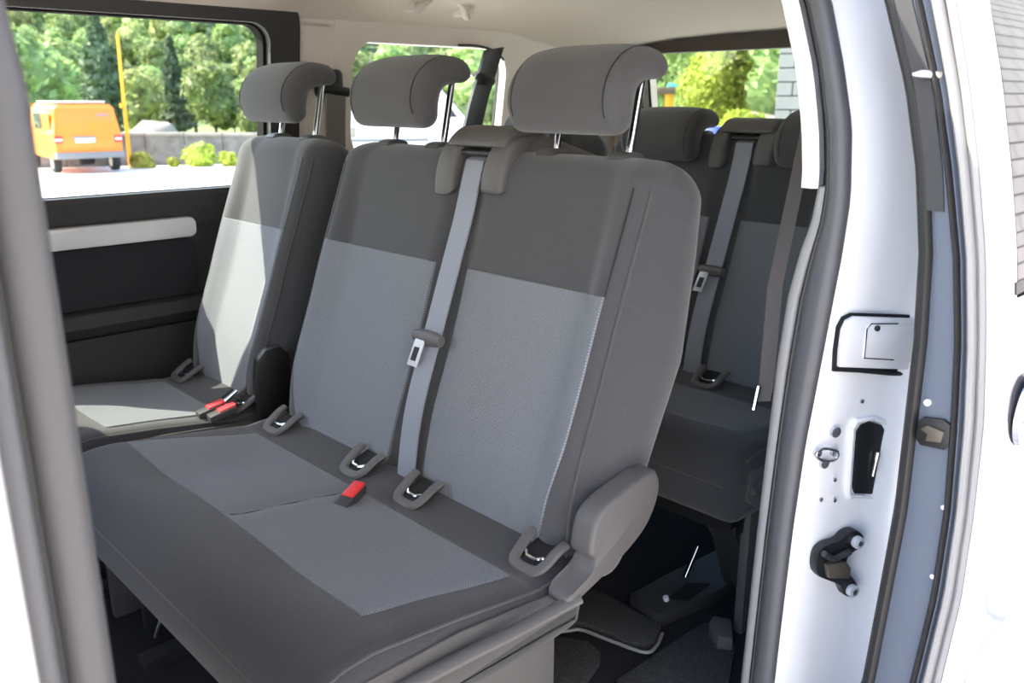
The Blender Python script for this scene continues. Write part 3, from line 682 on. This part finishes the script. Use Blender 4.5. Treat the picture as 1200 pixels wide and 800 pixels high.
        bp = [V((1.03, yb_+.006, 1.505)), V((1.005, yb_+.006, 1.495))]+[pt(yb_, h, .014+.012*math.sin(math.pi*min(1, h/.5))) for h in [.565-.545*i/22 for i in range(23)]]
        blt = mobj('belt_webbing', ribbon(bp, (0, 1, .0), .046), 'web', root, smooth=30)
        tc = pt(yb_, .285, .034)
        mobj('tongue_slider', tube([tc+V((0, v, 0))+SD*(.0) for v in (-.036, -.02, 0, .02, .036)], [.010, .013, .013, .013, .010], 12, ry=.008, up=tuple(SD)), 'gplastic', blt)
        tn = [(-.010, 0), (.010, 0), (.013, -.012), (.013, -.055), (-.013, -.055), (-.013, -.012)]
        ti = [(-.007, -.020), (.007, -.020), (.007, -.045), (-.007, -.045)]
        base = tc+V((0, .012, 0))+SN*.004
        q = lambda a, b: base+V((0, a+b*-.18, 0))+SD*b
        mobj('latch_tongue', extr([q(a, b) for a, b in tn], SN*.003), 'bolt', blt, bevel=.0008)
        mobj('tongue_slot', extr([q(a, b)+SN*.003 for a, b in ti], SN*.0006), 'black', blt)
    return root, pt
def buckle(root, p, ang, s=1.0):
    d = V((math.cos(ang), math.sin(ang), .25)).normalized(); n = V((0, 0, 1)); sd_ = d.cross(n).normalized()
    def bx(a0, a1, wd, h0, h1):
        v = [p+d*(a*s)+sd_*(b*s)+n*(c*s) for a in (a0, a1) for b in (-wd, wd) for c in (h0, h1)]
        return v, [(0, 1, 3, 2), (4, 6, 7, 5), (0, 4, 5, 1), (2, 3, 7, 6), (0, 2, 6, 4), (1, 5, 7, 3)]
    b = mobj('buckle', bx(-.045, .012, .014, -.006, .009), 'plastic', root, bevel=.003)
    mobj('release_button', bx(-.024, .0135, .0115, -.003, .0125), 'red', b, bevel=.003)
    return b

bench, bpt = make_seat('bench_seat', 'two-seat dark grey cloth bench with raised headrests next to the open door', [.918, 1.366], .745, 1.54, .722, 1.600,
                       [(.772, 1.100), (1.186, 1.514)], ((.797, 1.572), (.772, 1.515)))
buckle(bench, at(417, 577, Z=.965), math.radians(20))
single, spt = make_seat('single_seat', 'single dark grey cloth seat with sun patches under the side window', [1.822], 1.655, 2.0, 1.634, 2.03,
                        [(1.682, 1.965)], ((1.672, 1.985), (1.68, 1.965)))
p_ = at(262, 479, Z=.968)+V((-.004, .018, 0))
buckle(single, p_, math.radians(-8)); buckle(single, p_+V((.010, -.030, -.002)), math.radians(-8))
bk2 = mobj('buckle_strap', ribbon([p_+V((.02, .0, .004)), p_+V((.05, .02, .02)), p_+V((.06, .03, .0))], (0.2, 1, 0), .03), 'dweb', single)
tg_ = mobj('latch_tongue', extr([p_+V((.012, -.012, .010)), p_+V((.045, -.004, .024)), p_+V((.045, .018, .024)), p_+V((.012, .012, .010))], (0, 0, .004)), 'chrome', single, bevel=.001)

def copy_tree(o, parent=None):
    c = o.copy(); COL.objects.link(c)
    if parent is not None: c.parent = parent; c.matrix_parent_inverse = o.matrix_parent_inverse
    for ch in list(o.children): copy_tree(ch, c)
    return c
for src, lab in ((bench, 'two-seat dark cloth bench with lowered headrests standing in the shade by the tailgate'),
                 (single, 'single dark cloth seat in the shade by the tailgate and the rear side window')):
    c = copy_tree(src); c.location.x += .87; c['label'] = lab
    for ch in c.children:
        if ch.name.startswith('headrest'): ch.location = V((-.029, 0, -.100))
for ys, lab in ((0, 'front passenger seat ahead of the single seat'), (-.91, 'driver seat ahead of the bench behind the front door')):  # unseen front seats, added to block the sun from the cabin floor
    c = copy_tree(single); c.location += V((-.93, ys, 0)); c.name = 'front_seat'; c['label'] = lab
# leg cover and strut of the rear bench, floor hardware
rb = [o for o in bpy.data.objects if o.parent is None and o.name.startswith('bench_seat.')][0]
for ch in list(rb.children):
    if ch.name.startswith('slide_rail'): bpy.data.objects.remove(ch)
lg = [(1.30, .885), (1.345, .895), (1.40, .87), (1.46, .80), (1.52, .622), (1.42, .622), (1.37, .74), (1.33, .80), (1.29, .84)]
mobj('leg_cover', extr([V((x, .77, z)) for x, z in lg], (0, .07, 0)), 'plastic', rb, bevel=.012)
mobj('leg_strut', cyl(at(818, 640, Y=.90), at(803, 676, Y=.90), .006, 10), 'chrome', rb)

# ------------------------------------------------------------------ belts and grab handle on the shell
yp = .66
rbelt = thing('seat_belt', at(897, 440, Y=.63), 'brown-grey belt webbing hanging beside the rear door pillar', 'seat belt')
mobj('webbing', ribbon([at(955, 100, Y=.70), at(945, 160, Y=.69), at(926, 250, Y=.66), at(908, 335, Y=.64), at(899, 440, Y=.63), at(894, 470, Y=.63)], (.83, -.55, 0), .024), 'dweb', rbelt)
mobj('anchor_clip', cyl(at(889, 452, Y=.63), at(883, 480, Y=.63), .004, 8), 'chrome', rbelt)
b1 = thing('seat_belt', V((1.32, 2.09, 1.40)), 'dark belt and height slider on the light pillar behind the single seat', 'seat belt')
mobj('slider', pillow([(p[0], p[1]) for p in rrect(1.275, 1.345, 1.60, 1.675, .015)], 2.05, 2.10, .012, 2), 'black', b1)
mobj('belt_guide', tube([V((1.27, 2.045, 1.625)), V((1.35, 2.045, 1.615))], .013, 10), 'black', b1)
mobj('webbing', ribbon([V((1.31, 2.042, 1.62)), V((1.305, 2.045, 1.54)), V((1.295, 2.05, 1.30)), V((1.29, 2.08, 1.0))], (1, 0, 0), .06, .004), 'dweb', b1)
b2 = thing('seat_belt', V((1.93, 2.06, 1.45)), 'dark belt hanging from its guide at the small rear side window', 'seat belt')
mobj('webbing', ribbon([at(579, 57, Y=2.05), at(572, 80, Y=2.05), at(560, 120, Y=2.05), at(551, 160, Y=2.05), at(545, 200, Y=2.05)], (1, 0, .15), .075, .006), 'black', b2)
mobj('belt_guide', tube([at(558, 88, Y=2.04), at(565, 92, Y=2.03), at(577, 96, Y=2.03)], [.012, .017, .013], 10), 'black', b2)
mobj('guide_loop', tube(cat([at(537, 53, Y=2.06), at(560, 54, Y=2.05), at(580, 60, Y=2.05), at(590, 70, Y=2.06)], 12), .004, 6), 'black', b2)
mobj('guide_tip', cyl(at(553, 89, Y=2.03), at(560, 84, Y=2.03), .005, 8), 'wtrim', b2)
gh = thing('grab_handle', at(520, 3, Y=1.98), 'beige fold-down grab handle on the headliner', 'handle')
hp = [at(488, 2, Y=1.975), at(489, 12, Y=1.965), at(495, 5, Y=1.95), at(510, -6, Y=1.93), at(530, -4, Y=1.93), at(542, 6, Y=1.95), at(547, 19, Y=1.965), at(549, 10, Y=1.975)]
mobj('grip', tube(cat(hp, 26), .012, 10, ry=.016), 'trim', gh)
for x, y in ((490, 8), (546, 14)):
    c = at(x, y, Y=1.975); mobj('bracket', box(c.x-.022, c.x+.022, c.y-.012, c.y+.035, c.z-.012, c.z+.022), 'trim', gh, bevel=.005)

# ------------------------------------------------------------------ things on the van floor
fz = FZ+.002
fm = tag(mobj('floor_mat', extr([at(x, y, Z=fz) for x, y in ((640, 720), (666, 712), (692, 697), (715, 706), (742, 722), (776, 740), (768, 758), (755, 764), (735, 760), (717, 751), (682, 738), (640, 740))], (0, 0, .018)), 'mat2', bevel=.006), 'dark carpet mat with a pale piped edge on the floor behind the bench', 'mat')
mobj('edge_piping', tube(cat([at(x, y, Z=fz+.012) for x, y in ((640, 741), (666, 739), (682, 738), (717, 751), (755, 764), (769, 757), (776, 742))], 40), .0035, 8), 'lrubber', fm)
rp = tag(mobj('rubber_pad', extr([at(x, y, Z=fz) for x, y in ((640, 752), (664, 752), (690, 757), (704, 770), (703, 782), (690, 800), (670, 815), (640, 815))], (0, 0, .012)), 'mat2', bevel=.005), 'small dark pad with a rounded corner on the floor behind the bench', 'pad')
rc_ = tag(mobj('rail_cover', loft([[p for p in r] for r in [[at(x, y, Z=fz)+V((0, 0, h)) for x, y in ((736, 713), (780, 688), (846, 655), (868, 688), (842, 708), (769, 738))] for h in (0, .035)]]), 'plastic', bevel=.008), 'black seat rail cover on the floor in front of the rear bench', 'rail cover')
mobj('rail_recess', extr([at(x, y, Z=fz+.036) for x, y in ((782, 702), (805, 684), (832, 684), (806, 704))], (0, 0, .002)), 'void', rc_)
mobj('bolt_head', cyl(at(781, 703, Z=fz+.036), at(780, 699, Z=fz+.044), .006, 10), 'plate', rc_)
sbk = tag(mobj('floor_bracket', extr([at(x, y, Z=fz) for x, y in ((829, 748), (834, 738), (856, 742), (858, 766), (840, 764))], (0, 0, .035)), 'gplastic', bevel=.006), 'small grey bracket on the floor by the door jamb', 'bracket')
cp = tag(mobj('carpet_piece', extr([at(x, y, Z=fz) for x, y in ((722, 800), (760, 775), (815, 738), (842, 725), (862, 760), (850, 830), (740, 830))], (0, 0, .008)), 'mat2', bevel=.003), 'grey carpet piece on the floor by the door jamb', 'carpet')

# ------------------------------------------------------------------ outdoors: ground, hillside
def gz(r): return lin([0, 6, 14, 25, 34, 110], [0, -.02, -.16, -.40, -.68, -1.5], r)
def polar(rs, a0, a1, na, zf, full=False):
    vs_, fs = [], []
    for r in rs:
        for k in range(na+1):
            a = math.radians(a0+(a1-a0)*k/na); vs_.append(V((r*math.sin(a), r*math.cos(a), zf(r, a))))
    for i in range(len(rs)-1):
        for k in range(na):
            j = i*(na+1)+k; fs.append((j, j+1, j+na+2, j+na+1))
    return vs_, fs
ground = tag(mobj('ground', polar([.01, 3, 6, 10, 14, 20, 25, 30, 34], 0, 360, 72, lambda r, a: gz(r)), 'ground', smooth=60), 'pale sunlit paving and forecourt around the van', kind='structure')
field = tag(mobj('meadow', polar([34, 45, 60, 80, 112], 0, 360, 72, lambda r, a: gz(r)), 'meadow', smooth=60), 'green meadow between the stone wall and the hill', kind='structure')
def hz(r): return lin([104, 125, 140, 160, 200, 250, 330], [-2.0, -.6, 2.5, 8, 17, 29, 46], r)
hill = tag(mobj('hillside', polar([104, 125, 140, 160, 180, 200, 225, 250, 290, 330], -15, 80, 60, lambda r, a: hz(r)+2*math.sin(a*9+r*.02)*sm(110, 160, r)), 'hill', smooth=60), 'forested hillside beyond the forecourt', kind='structure')
def place(px, D):
    p = at(px, 115, D=D); p.z = gz(D) if D < 104 else hz(D); return p
def facing(p): return math.atan2(p.y, p.x)-math.pi/2     # local +Y points away from the camera

# ------------------------------------------------------------------ trees
def leafy(seed, blobs, nleaf, ls, conifer=False):
    rd = random.Random(seed); vs_, fs = [], []
    for (cx, cy, cz, rx, rz) in blobs:
        # inner mass
        bm = bmesh.new(); bmesh.ops.create_icosphere(bm, subdivisions=2, radius=1)
        k = len(vs_)
        for v in bm.verts:
            n_ = 1+.18*noise.noise(v.co*2.3+V((seed, cx, cz)))
            vs_.append(V((cx+v.co.x*rx*.82*n_, cy+v.co.y*rx*.82*n_, cz+v.co.z*rz*.82*n_)))
        for f in bm.faces: fs.append(tuple(v.index+k for v in f.verts))
        bm.free()
    for _ in range(nleaf):
        cx, cy, cz, rx, rz = rd.choice(blobs)
        d = V((rd.gauss(0, 1), rd.gauss(0, 1), rd.gauss(0, 1))).normalized(); rr = rd.uniform(.78, 1.08)
        c = V((cx+d.x*rx*rr, cy+d.y*rx*rr, cz+d.z*rz*rr))
        u = V((rd.gauss(0, 1), rd.gauss(0, 1), rd.gauss(0, 1))).normalized(); n_ = (d+u*.9).normalized()
        a = n_.orthogonal().normalized(); b = n_.cross(a); s = ls*rd.uniform(.6, 1.4); an = rd.uniform(0, 6.28)
        a, b = a*math.cos(an)+b*math.sin(an), b*math.cos(an)-a*math.sin(an)
        k = len(vs_); vs_ += [c-a*s, c+b*s*.55, c+a*s, c-b*s*.55]; fs.append((k, k+1, k+2, k+3))
    return vs_, fs
def blobset(seed, n, R, H0, H1):
    rd = random.Random(seed); out = []
    for i in range(n):
        t = i/max(1, n-1); z = H0+(H1-H0)*t; w_ = R*(.55+.6*math.sin(math.pi*(.15+.7*t)))
        a = rd.uniform(0, 6.28); off = w_*.45*rd.random()
        out.append((math.cos(a)*off, math.sin(a)*off, z, w_*rd.uniform(.5, .68), w_*rd.uniform(.42, .6)))
    return out
def tree_proto(nm, label, m, geo, trunk_h, trunk_r, group, cat_='tree'):
    t = thing(nm, (0, 0, 0), label, cat_, group)
    mobj('crown', geo, m, t, smooth=0)
    mobj('trunk', tube([V((0, 0, -.4)), V((.02, .03, trunk_h*.5)), V((0, 0, trunk_h))], [trunk_r, trunk_r*.8, trunk_r*.5], 8), 'bark', t)
    return t
HG = 'trees of the forest on the hillside'
protos = [
    tree_proto('broadleaf_tree', 'round leafy green tree in the forest on the hillside', 'leaf', leafy(1, blobset(1, 11, 3.6, 3.0, 8.6), 1500, .42), 5, .25, HG),
    tree_proto('broadleaf_tree', 'round leafy green tree in the forest on the hillside', 'leaf', leafy(2, blobset(2, 9, 4.0, 2.6, 7.2), 1500, .45), 4, .25, HG),
    tree_proto('yellow_green_tree', 'pale yellow-green tree in the forest on the hillside', 'leafy', leafy(3, blobset(3, 9, 3.2, 2.5, 7.0), 1400, .40), 4, .2, 'pale trees of the forest on the hillside'),
    tree_proto('dark_pine', 'dark pointed pine in the forest on the hillside', 'leafd', leafy(4, [(0, 0, 1.5+i*1.05, 2.3*(1-i/10.5), .75) for i in range(10)], 1500, .36), 9, .2, 'dark pines of the forest on the hillside'),
]
used = [False]*4
planted = []
CR = (4.0, 4.4, 3.6, 2.4)
def fits(k, p, s): return all((V((q.x-p.x, q.y-p.y, 0))).length > CR[k]*s+r for q, r in planted)
def put(k, p, s, rz=None):
    while s > .3 and not fits(k, p, s): s *= .93
    planted.append((V(p), CR[k]*s))
    o = protos[k] if not used[k] else copy_tree(protos[k]); used[k] = True
    o.location = p; o.scale = (s, s, s*random.uniform(.9, 1.15)); o.rotation_euler.z = random.uniform(0, 6.28); return o
rd = random.Random(11)
Dd = 124.0; kk = None
while Dd < 292:
    sc = .74+.34*(Dd-124)/168; px = -25+rd.uniform(0, 25)
    while px < 596:
        if 308 < px < 408: px = 408+rd.uniform(0, 12)
        if kk is None: kk = rd.choices((0, 1, 2, 3), (.40, .28, .17, .15))[0]
        k = kk; p_ = place(px, Dd*rd.uniform(.985, 1.015))-V((0, 0, .6)); s_ = sc*rd.uniform(.85, 1.08)
        if fits(k, p_, s_): put(k, p_, s_); kk = None; px += CR[k]*s_*2/Dd*1000
        else: px += 1.2/Dd*1000
    Dd += 7.5
# lower trees and bushes right behind the parapet wall
for px, D, k, s in ((30, 52, 1, .62), (60, 60, 0, .62), (85, 70, 1, .7), (160, 62, 2, .50), (185, 78, 1, .62), (205, 66, 3, .6), (226, 72, 0, .62), (250, 60, 1, .48), (272, 70, 0, .6), (292, 58, 1, .5), (312, 66, 0, .6)):
    o = put(k, place(px, D), s)
    o['label'] = {0: 'round leafy tree at the foot of the hill behind the stone wall', 1: 'round leafy tree at the foot of the hill behind the stone wall',
                  2: 'pale yellow-green bush at the foot of the yellow pole behind the stone wall', 3: 'dark pine at the foot of the hill behind the stone wall'}[k]
    o['group'] = 'trees behind the stone wall'
for px, D, k, s in ((425, 58, 1, .6), (470, 66, 0, .7), (520, 60, 1, .65), (562, 52, 0, .6), (590, 56, 1, .6)):
    o = put(k, place(px, D), s); o['label'] = 'leafy tree rising behind the white van'; o['group'] = 'trees behind the white van'
cy = tree_proto('cypress_tree', 'dark slender cypress beside the yellow pole', 'leafd', leafy(9, [(0, 0, .9+i*.72, 1.15*math.sin(math.pi*(.22+.72*i/8)), .7) for i in range(9)], 1500, .22), 5, .12, None)
cy.location = place(122, 46); cy.scale = (.85, .85, .86)
def bush(nm, label, px, D, m, seed, n, R, H0, H1, nl, ls, group=None, cat_='bush', dz_=0):
    t = tree_proto(nm, label, m, leafy(seed, blobset(seed, n, R, H0, H1), nl, ls), H0+.2, .05, group, cat_)
    t.location = place(px, D)+V((0, 0, dz_)); return t
bush('weed_clump', 'bright weed clump at the foot of the stone wall', 228, 30.5, 'leafb', 21, 6, .75, .12, .45, 500, .10, 'weeds along the stone wall')
bush('weed_clump', 'bright weed clump at the foot of the stone wall', 262, 30.2, 'leafb', 22, 5, .4, .10, .30, 350, .09, 'weeds along the stone wall')
bush('weed_clump', 'bright weed clump at the foot of the stone wall', 157, 30.5, 'leafb', 23, 5, .5, .10, .30, 350, .09, 'weeds along the stone wall')
bush('weed_clump', 'bright weed clump at the foot of the stone wall', 196, 30.5, 'leafb', 24, 4, .25, .08, .2, 200, .07, 'weeds along the stone wall')
# foliage seen through the tailgate window
bush('leafy_shrub', 'tall green shrub behind the block building', 895, 26, 'leaf', 31, 12, 2.6, .9, 5.2, 7000, .12, None, 'shrub')
bush('leafy_shrub', 'broad green shrub over the earth bank behind the yellow loader', 842, 31, 'leaf', 32, 12, 3.0, 1.2, 6.2, 7000, .14, None, 'shrub')
bush('sapling', 'bright yellow-green young tree on the earth bank', 836, 18.5, 'leafb', 33, 9, .85, .5, 1.7, 7000, .065, None, 'sapling', 1.05)
bush('leafy_shrub', 'low yellow-green shrub on the earth bank', 866, 15.2, 'leafb', 34, 7, .5, .25, .8, 1600, .085, None, 'shrub', .6)
bush('leafy_shrub', 'green shrub standing behind the yellow loader', 745, 40, 'leaf', 35, 10, 3.0, 1.0, 4.2, 3500, .17, None, 'shrub')
bush('leafy_shrub', 'dark low bush on the earth bank by the blue drum', 874, 13.9, 'leafd', 36, 6, .25, .15, .45, 900, .06, None, 'shrub', .38)
c0 = place(865, 17)
bank = tag(mobj('earth_bank', polar([13, 14.5, 16, 18, 21, 24], 50, 64.5, 20, lambda r, a: lin([13, 14.5, 16, 18, 24], [-.2, .35, .75, 1.0, 1.2], r)+.12*math.sin(a*40+r)), 'roofpale', smooth=60), 'pale earth bank rising behind the van', kind='structure')

# ------------------------------------------------------------------ parapet wall, pole, boulder
def wallseg(a, b, z0, z1, t):
    d = (b-a).normalized(); n = V((-d.y, d.x, 0))
    return [V((*(q+n*s)[:2], z)) for q in (a, b) for s in (-t/2, t/2) for z in (z0(q), z1(q))], [(0, 1, 3, 2), (4, 6, 7, 5), (0, 4, 5, 1), (2, 3, 7, 6), (0, 2, 6, 4), (1, 5, 7, 3)]
A, B_ = place(20, 33.5), place(430, 32.5); A.z = B_.z = 0
pw = thing('parapet_wall', V((*((A+B_)/2)[:2], -.68)), 'low rough stone wall at the edge of the forecourt', 'wall')
NS = 9; pts = [A+(B_-A)*i/NS for i in range(NS+1)]
for i in range(NS):
    a, b = pts[i], pts[i+1]; g_ = (b-a).normalized()*.012; h0 = .42-.16*i/NS
    mobj('wall_section', wallseg(a+g_, b-g_, lambda q: -.95, lambda q: h0, .42), 'stone', pw, smooth=0)
    mobj('coping_slab', wallseg(a+g_, b-g_, lambda q: h0, lambda q: h0+.09, .52), 'cap', pw, smooth=0)
pl = place(143, 31.5)
pole = thing('yellow_pole', pl, 'thin yellow pole standing at the stone wall', 'pole')
mobj('shaft', tube([pl+V((0, 0, -.2)), at(137.5, 40, D=31.5)], [.062, .045], 12), 'yellow', pole)
mobj('collar', tube([pl+V((-.01, 0, 1.9)), pl+V((-.012, 0, 2.05))], .085, 12), 'yellow', pole)
bl = place(177, 37)
bm = bmesh.new(); bmesh.ops.create_icosphere(bm, subdivisions=3, radius=1)
bo = [V((bl.x+v.co.x*.95*(1+.2*noise.noise(v.co*2)), bl.y+v.co.y*.9, .0+v.co.z*.85*(1+.25*noise.noise(v.co*1.7+V((3, 1, 2)))))) for v in bm.verts]; bf = [tuple(v.index for v in f.verts) for f in bm.faces]; bm.free()
tag(mobj('boulder', (bo, bf), 'roofpale', smooth=30), 'pale rounded boulder behind the stone wall', 'boulder')

# ------------------------------------------------------------------ vehicles outside
def wheel(root, m4, x, y, r=.31, w_=.2):
    t = mobj('tyre', xform(loft([[V((o, math.cos(a)*rr, r+math.sin(a)*rr)) for a in [2*math.pi*j/22 for j in range(22)]] for o, rr in ((-w_/2, r*.7), (-w_/2, r*.96), (-w_*.3, r), (w_*.3, r), (w_/2, r*.96), (w_/2, r*.7))]), m4 @ Matrix.Translation((x, y, 0))), 'tyre', root)
    mobj('hub', xform(cyl(V((-w_/2-.005, 0, r)), V((w_/2+.005, 0, r)), r*.62, 16), m4 @ Matrix.Translation((x, y, 0))), 'steel', t)
def T(m4, g): return xform(g, m4)
# orange van, its tail towards the camera
vp = place(98, 28); ov = thing('orange_van', vp, 'orange panel van parked on the sunlit forecourt', 'van')
m4 = Matrix.Translation(vp) @ Matrix.Rotation(facing(vp)+math.radians(13), 4, 'Z')
def section(y, w0, w1, zt): # cross-section of the body at distance y behind the tail
    return [V((-w0, y, .42)), V((-w0-.01, y, .8)), V((-w0, y, 1.15)), V((-w1, y, zt-.12)), V((-w1+.12, y, zt)), V((w1-.12, y, zt)), V((w1, y, zt-.12)), V((w0, y, 1.15)), V((w0+.01, y, .8)), V((w0, y, .42))]
secs = [section(y, a, b, z) for y, a, b, z in ((.03, .88, .78, 1.86), (.10, .90, .79, 1.93), (2.0, .92, .80, 1.95), (3.3, .92, .79, 1.93))]
for r_, lean in ((secs[0], .10),):
    for p in r_: p.y += lean*max(0, (p.z-1.1))/.8
mobj('body', T(m4, loft(secs)), 'orange', ov, smooth=35)
nose = [[V((-w_, y, .42)), V((-w_, y, zt*.72)), V((-w_*.86, y, zt)), V((w_*.86, y, zt)), V((w_, y, zt*.72)), V((w_, y, .42))] for y, w_, zt in ((3.3, .90, 1.93), (3.9, .90, 1.45), (4.0, .90, 1.18), (4.6, .86, .98), (4.72, .80, .75))]
mobj('bonnet', T(m4, loft(nose)), 'orange', ov, smooth=30)
def tail(x0, x1, z0, z1, off): # panel on the leaning tail
    f = lambda z: .03+.10*max(0, z-1.1)/.8-off
    return T(m4, ([V((x, f(z)+d, z)) for x in (x0, x1) for z in (z0, z1) for d in (0, .05)], [(0, 1, 3, 2), (4, 6, 7, 5), (0, 4, 5, 1), (2, 3, 7, 6), (0, 2, 6, 4), (1, 5, 7, 3)]))
tgp = mobj('tailgate', tail(-.74, .74, .72, 1.78, .015), 'orange', ov, bevel=.03)
mobj('handle_strip', tail(-.42, .20, .985, 1.045, .03), 'bumper', tgp)
mobj('badge', tail(.30, .60, 1.60, 1.66, .022), 'bumper', tgp)
mobj('licence_plate', tail(-.36, .16, .87, .985, .032), 'plate', tgp)
mobj('bumper', T(m4, box(-.92, .92, -.06, .25, .42, .60)), 'bumper', ov, bevel=.04)
for s in (-1, 1):
    l_ = mobj('tail_light', tail(s*.80-.10, s*.80+.10, .86, 1.06, .03), 'red', ov, bevel=.015)
    mobj('reversing_lens', tail(s*.80-.09, s*.80+.09, .93, .985, .036), 'plate', l_)
    for y in (.75, 3.7): wheel(ov, m4, s*.80, y)
mobj('differential', T(m4, box(-.15, .15, .6, .9, .20, .42)), 'tyre', ov, bevel=.03)
mobj('side_window', T(m4, box(-.925, -.88, .35, 1.3, 1.22, 1.68)), 'orange', ov, bevel=.02)
mobj('side_window', T(m4, box(-.915, -.86, 1.5, 2.5, 1.22, 1.68)), 'dglass', ov, bevel=.02)
mobj('side_moulding', T(m4, box(-.945, -.92, .1, 3.2, 1.04, 1.10)), 'orange', ov, bevel=.01)
for x0, x1 in ((-.74, -.40), (-.36, .62)):
    mobj('roof_board', T(m4, box(x0, x1, .25, 2.6, 1.97, 2.02)), 'white', ov, bevel=.01)
mobj('mirror', T(m4, box(-1.10, -.94, 3.3, 3.4, 1.15, 1.32)), 'black', ov, bevel=.02)
# white van seen through the small rear side window
wp = place(440, 25); wv = thing('white_van', wp, 'white panel van with a sloping windscreen parked beyond the small rear side window', 'van')
m5 = Matrix.Translation(wp) @ Matrix.Rotation(facing(wp)+math.radians(6), 4, 'Z')
prf = [(-2.55, .40), (-2.60, 1.1), (-2.52, 2.25), (-2.40, 2.36), (.0, 2.40), (1.35, 2.38), (1.65, 2.28), (2.35, 1.50), (2.85, 1.22), (2.98, .95), (3.0, .45), (2.3, .40), (2.1, .72), (1.7, .72), (1.5, .40), (-1.0, .40), (-1.2, .72), (-1.6, .72), (-1.8, .40)]
mobj('body', T(m5, extr([V((x, -.95, z)) for x, z in prf], (0, 1.9, 0))), 'white', wv, bevel=.03, smooth=30)
mobj('windscreen', T(m5, extr([V((x, -.80, z)) for x, z in ((1.72, 2.235), (2.31, 1.57), (2.34, 1.585), (1.745, 2.255))], (0, 1.6, 0))), 'dglass', wv)
mobj('side_window', T(m5, extr([V((x, -.985, z)) for x, z in ((1.05, 1.45), (2.10, 1.45), (1.62, 2.08), (1.05, 2.08))], (0, .04, 0))), 'white', wv, bevel=.01)
mobj('cab_glass', T(m5, extr([V((x, -.99, z)) for x, z in ((1.78, 1.50), (2.12, 1.50), (1.84, 1.88))], (0, .03, 0))), 'dglass', wv)
mobj('side_moulding', T(m5, box(-2.5, 1.3, -.985, -.94, .86, .94)), 'bumper', wv, bevel=.01)
mobj('fuel_flap', T(m5, box(-1.02, -.66, -.962, -.93, .98, 1.25)), 'cap', wv, bevel=.01)
mobj('bumper', T(m5, box(2.75, 3.08, -.93, .93, .38, .68)), 'bumper', wv, bevel=.05)
for x in (-1.4, 1.9):
    for y in (-.84, .84):
        q = Matrix.Translation(wp) @ Matrix.Rotation(facing(wp)+math.radians(6)+math.pi/2, 4, 'Z')
        wheel(wv, q, y, -x, .33)
# yellow loader behind the tailgate
lp = place(757, 20); ld = thing('yellow_loader', lp, 'yellow loader with a glazed cab behind the tailgate window', 'loader')
m6 = Matrix.Translation(lp) @ Matrix.Rotation(facing(lp), 4, 'Z')
mobj('chassis', T(m6, join(box(-.9, .9, -.6, 2.2, .45, 1.05), box(-.7, .7, 2.2, 3.3, .45, 1.25))), 'yellow', ld, bevel=.05)
for x, y in ((-.52, -.5), (.50, -.5), (-.5, .9), (.5, .9)):
    mobj('cab_post', T(m6, box(x-.10, x+.10, y-.08, y+.08, 1.05, 2.0)), 'yellow', ld, bevel=.02)
mobj('cab_roof', T(m6, box(-.68, .68, -.65, 1.05, 1.98, 2.12)), 'rust', ld, bevel=.03)
mobj('cab_glass', T(m6, box(-.42, .42, -.48, -.46, 1.08, 1.96)), 'tint', ld)
mobj('operator_seat', T(m6, box(-.25, .25, .3, .75, 1.05, 1.6)), 'plastic', ld, bevel=.05)
mobj('awning', T(m6, box(.45, .80, -.6, -.3, 2.12, 2.20)), 'teal', ld, bevel=.02)
for s in (-1, 1):
    for y in (-.2, 2.4): wheel(ld, m6, s*.95, y, .5, .36)
# blue drum on the bank
dp = at(840, 150, D=14.2); dr = thing('blue_drum', V((dp.x, dp.y, .30)), 'blue plastic drum on the earth bank', 'drum')
mobj('barrel', loft([[V((dp.x+math.cos(a)*r, dp.y+math.sin(a)*r, z)) for a in [2*math.pi*j/20 for j in range(20)]] for z, r in ((.28, .14), (.30, .16), (.55, .165), (.57, .172), (.60, .165), (.85, .165), (.87, .172), (.90, .165), (1.12, .15), (1.14, .13))]), 'blue', dr)
mobj('lid', cyl(V((dp.x, dp.y, 1.14)), V((dp.x, dp.y, 1.17)), .13, 18), 'blue', dr)

# block building: separate blocks on a core
P0 = place(909, 15); dirb = V((math.cos(math.radians(-62)), math.sin(math.radians(-62)), 0)); nb = V((-dirb.y, dirb.x, 0))
bb = thing('block_building', V((P0.x, P0.y, -.3)), 'grey concrete block building behind the tailgate window', 'building')
core = [P0+nb*.03+dirb*.01, P0+dirb*6, P0+dirb*6+nb*4, P0+nb*4+dirb*.01]
mobj('core', extr([V((p.x, p.y, -.3)) for p in [core[0], core[1]+nb*.03, core[2], core[3]]], (0, 0, 4.2)), 'mortar', bb, smooth=0)
bw_, bh_ = .50, .215
def blockmesh(wd):
    g = box(-wd/2+.009, wd/2-.009, -.05, .06, .009, bh_-.009)
    return g
bmx = {}
for wd in (bw_, bw_/2):
    o = mobj('block', blockmesh(wd), 'block', bb, smooth=0, bevel=.008); bmx[wd] = o.data; 
    for v in o.data.vertices: v.co += root_loc(bb)      # back to the shared local shape
    bpy.data.objects.remove(o)
rotb = math.atan2(dirb.y, dirb.x)
for r in range(18):
    off = 0; cols = [bw_/2]+[bw_]*4 if r % 2 else [bw_]*4+[bw_/2]
    for wd in cols:
        o = bpy.data.objects.new('block', bmx[wd]); COL.objects.link(o); o.parent = bb
        c = P0+dirb*(off+wd/2); o.location = V((c.x, c.y, -.3+r*bh_))-root_loc(bb); o.rotation_euler.z = rotb; off += wd
# courtyard block wall on the open side of the van (seen mirrored in the sliding door)
cw = tag(mobj('courtyard_wall', box(-5, 34, -3.4, -3.1, -.3, 7.0), 'blockwall', smooth=0), 'grey block wall of the courtyard facing the open door', 'wall')
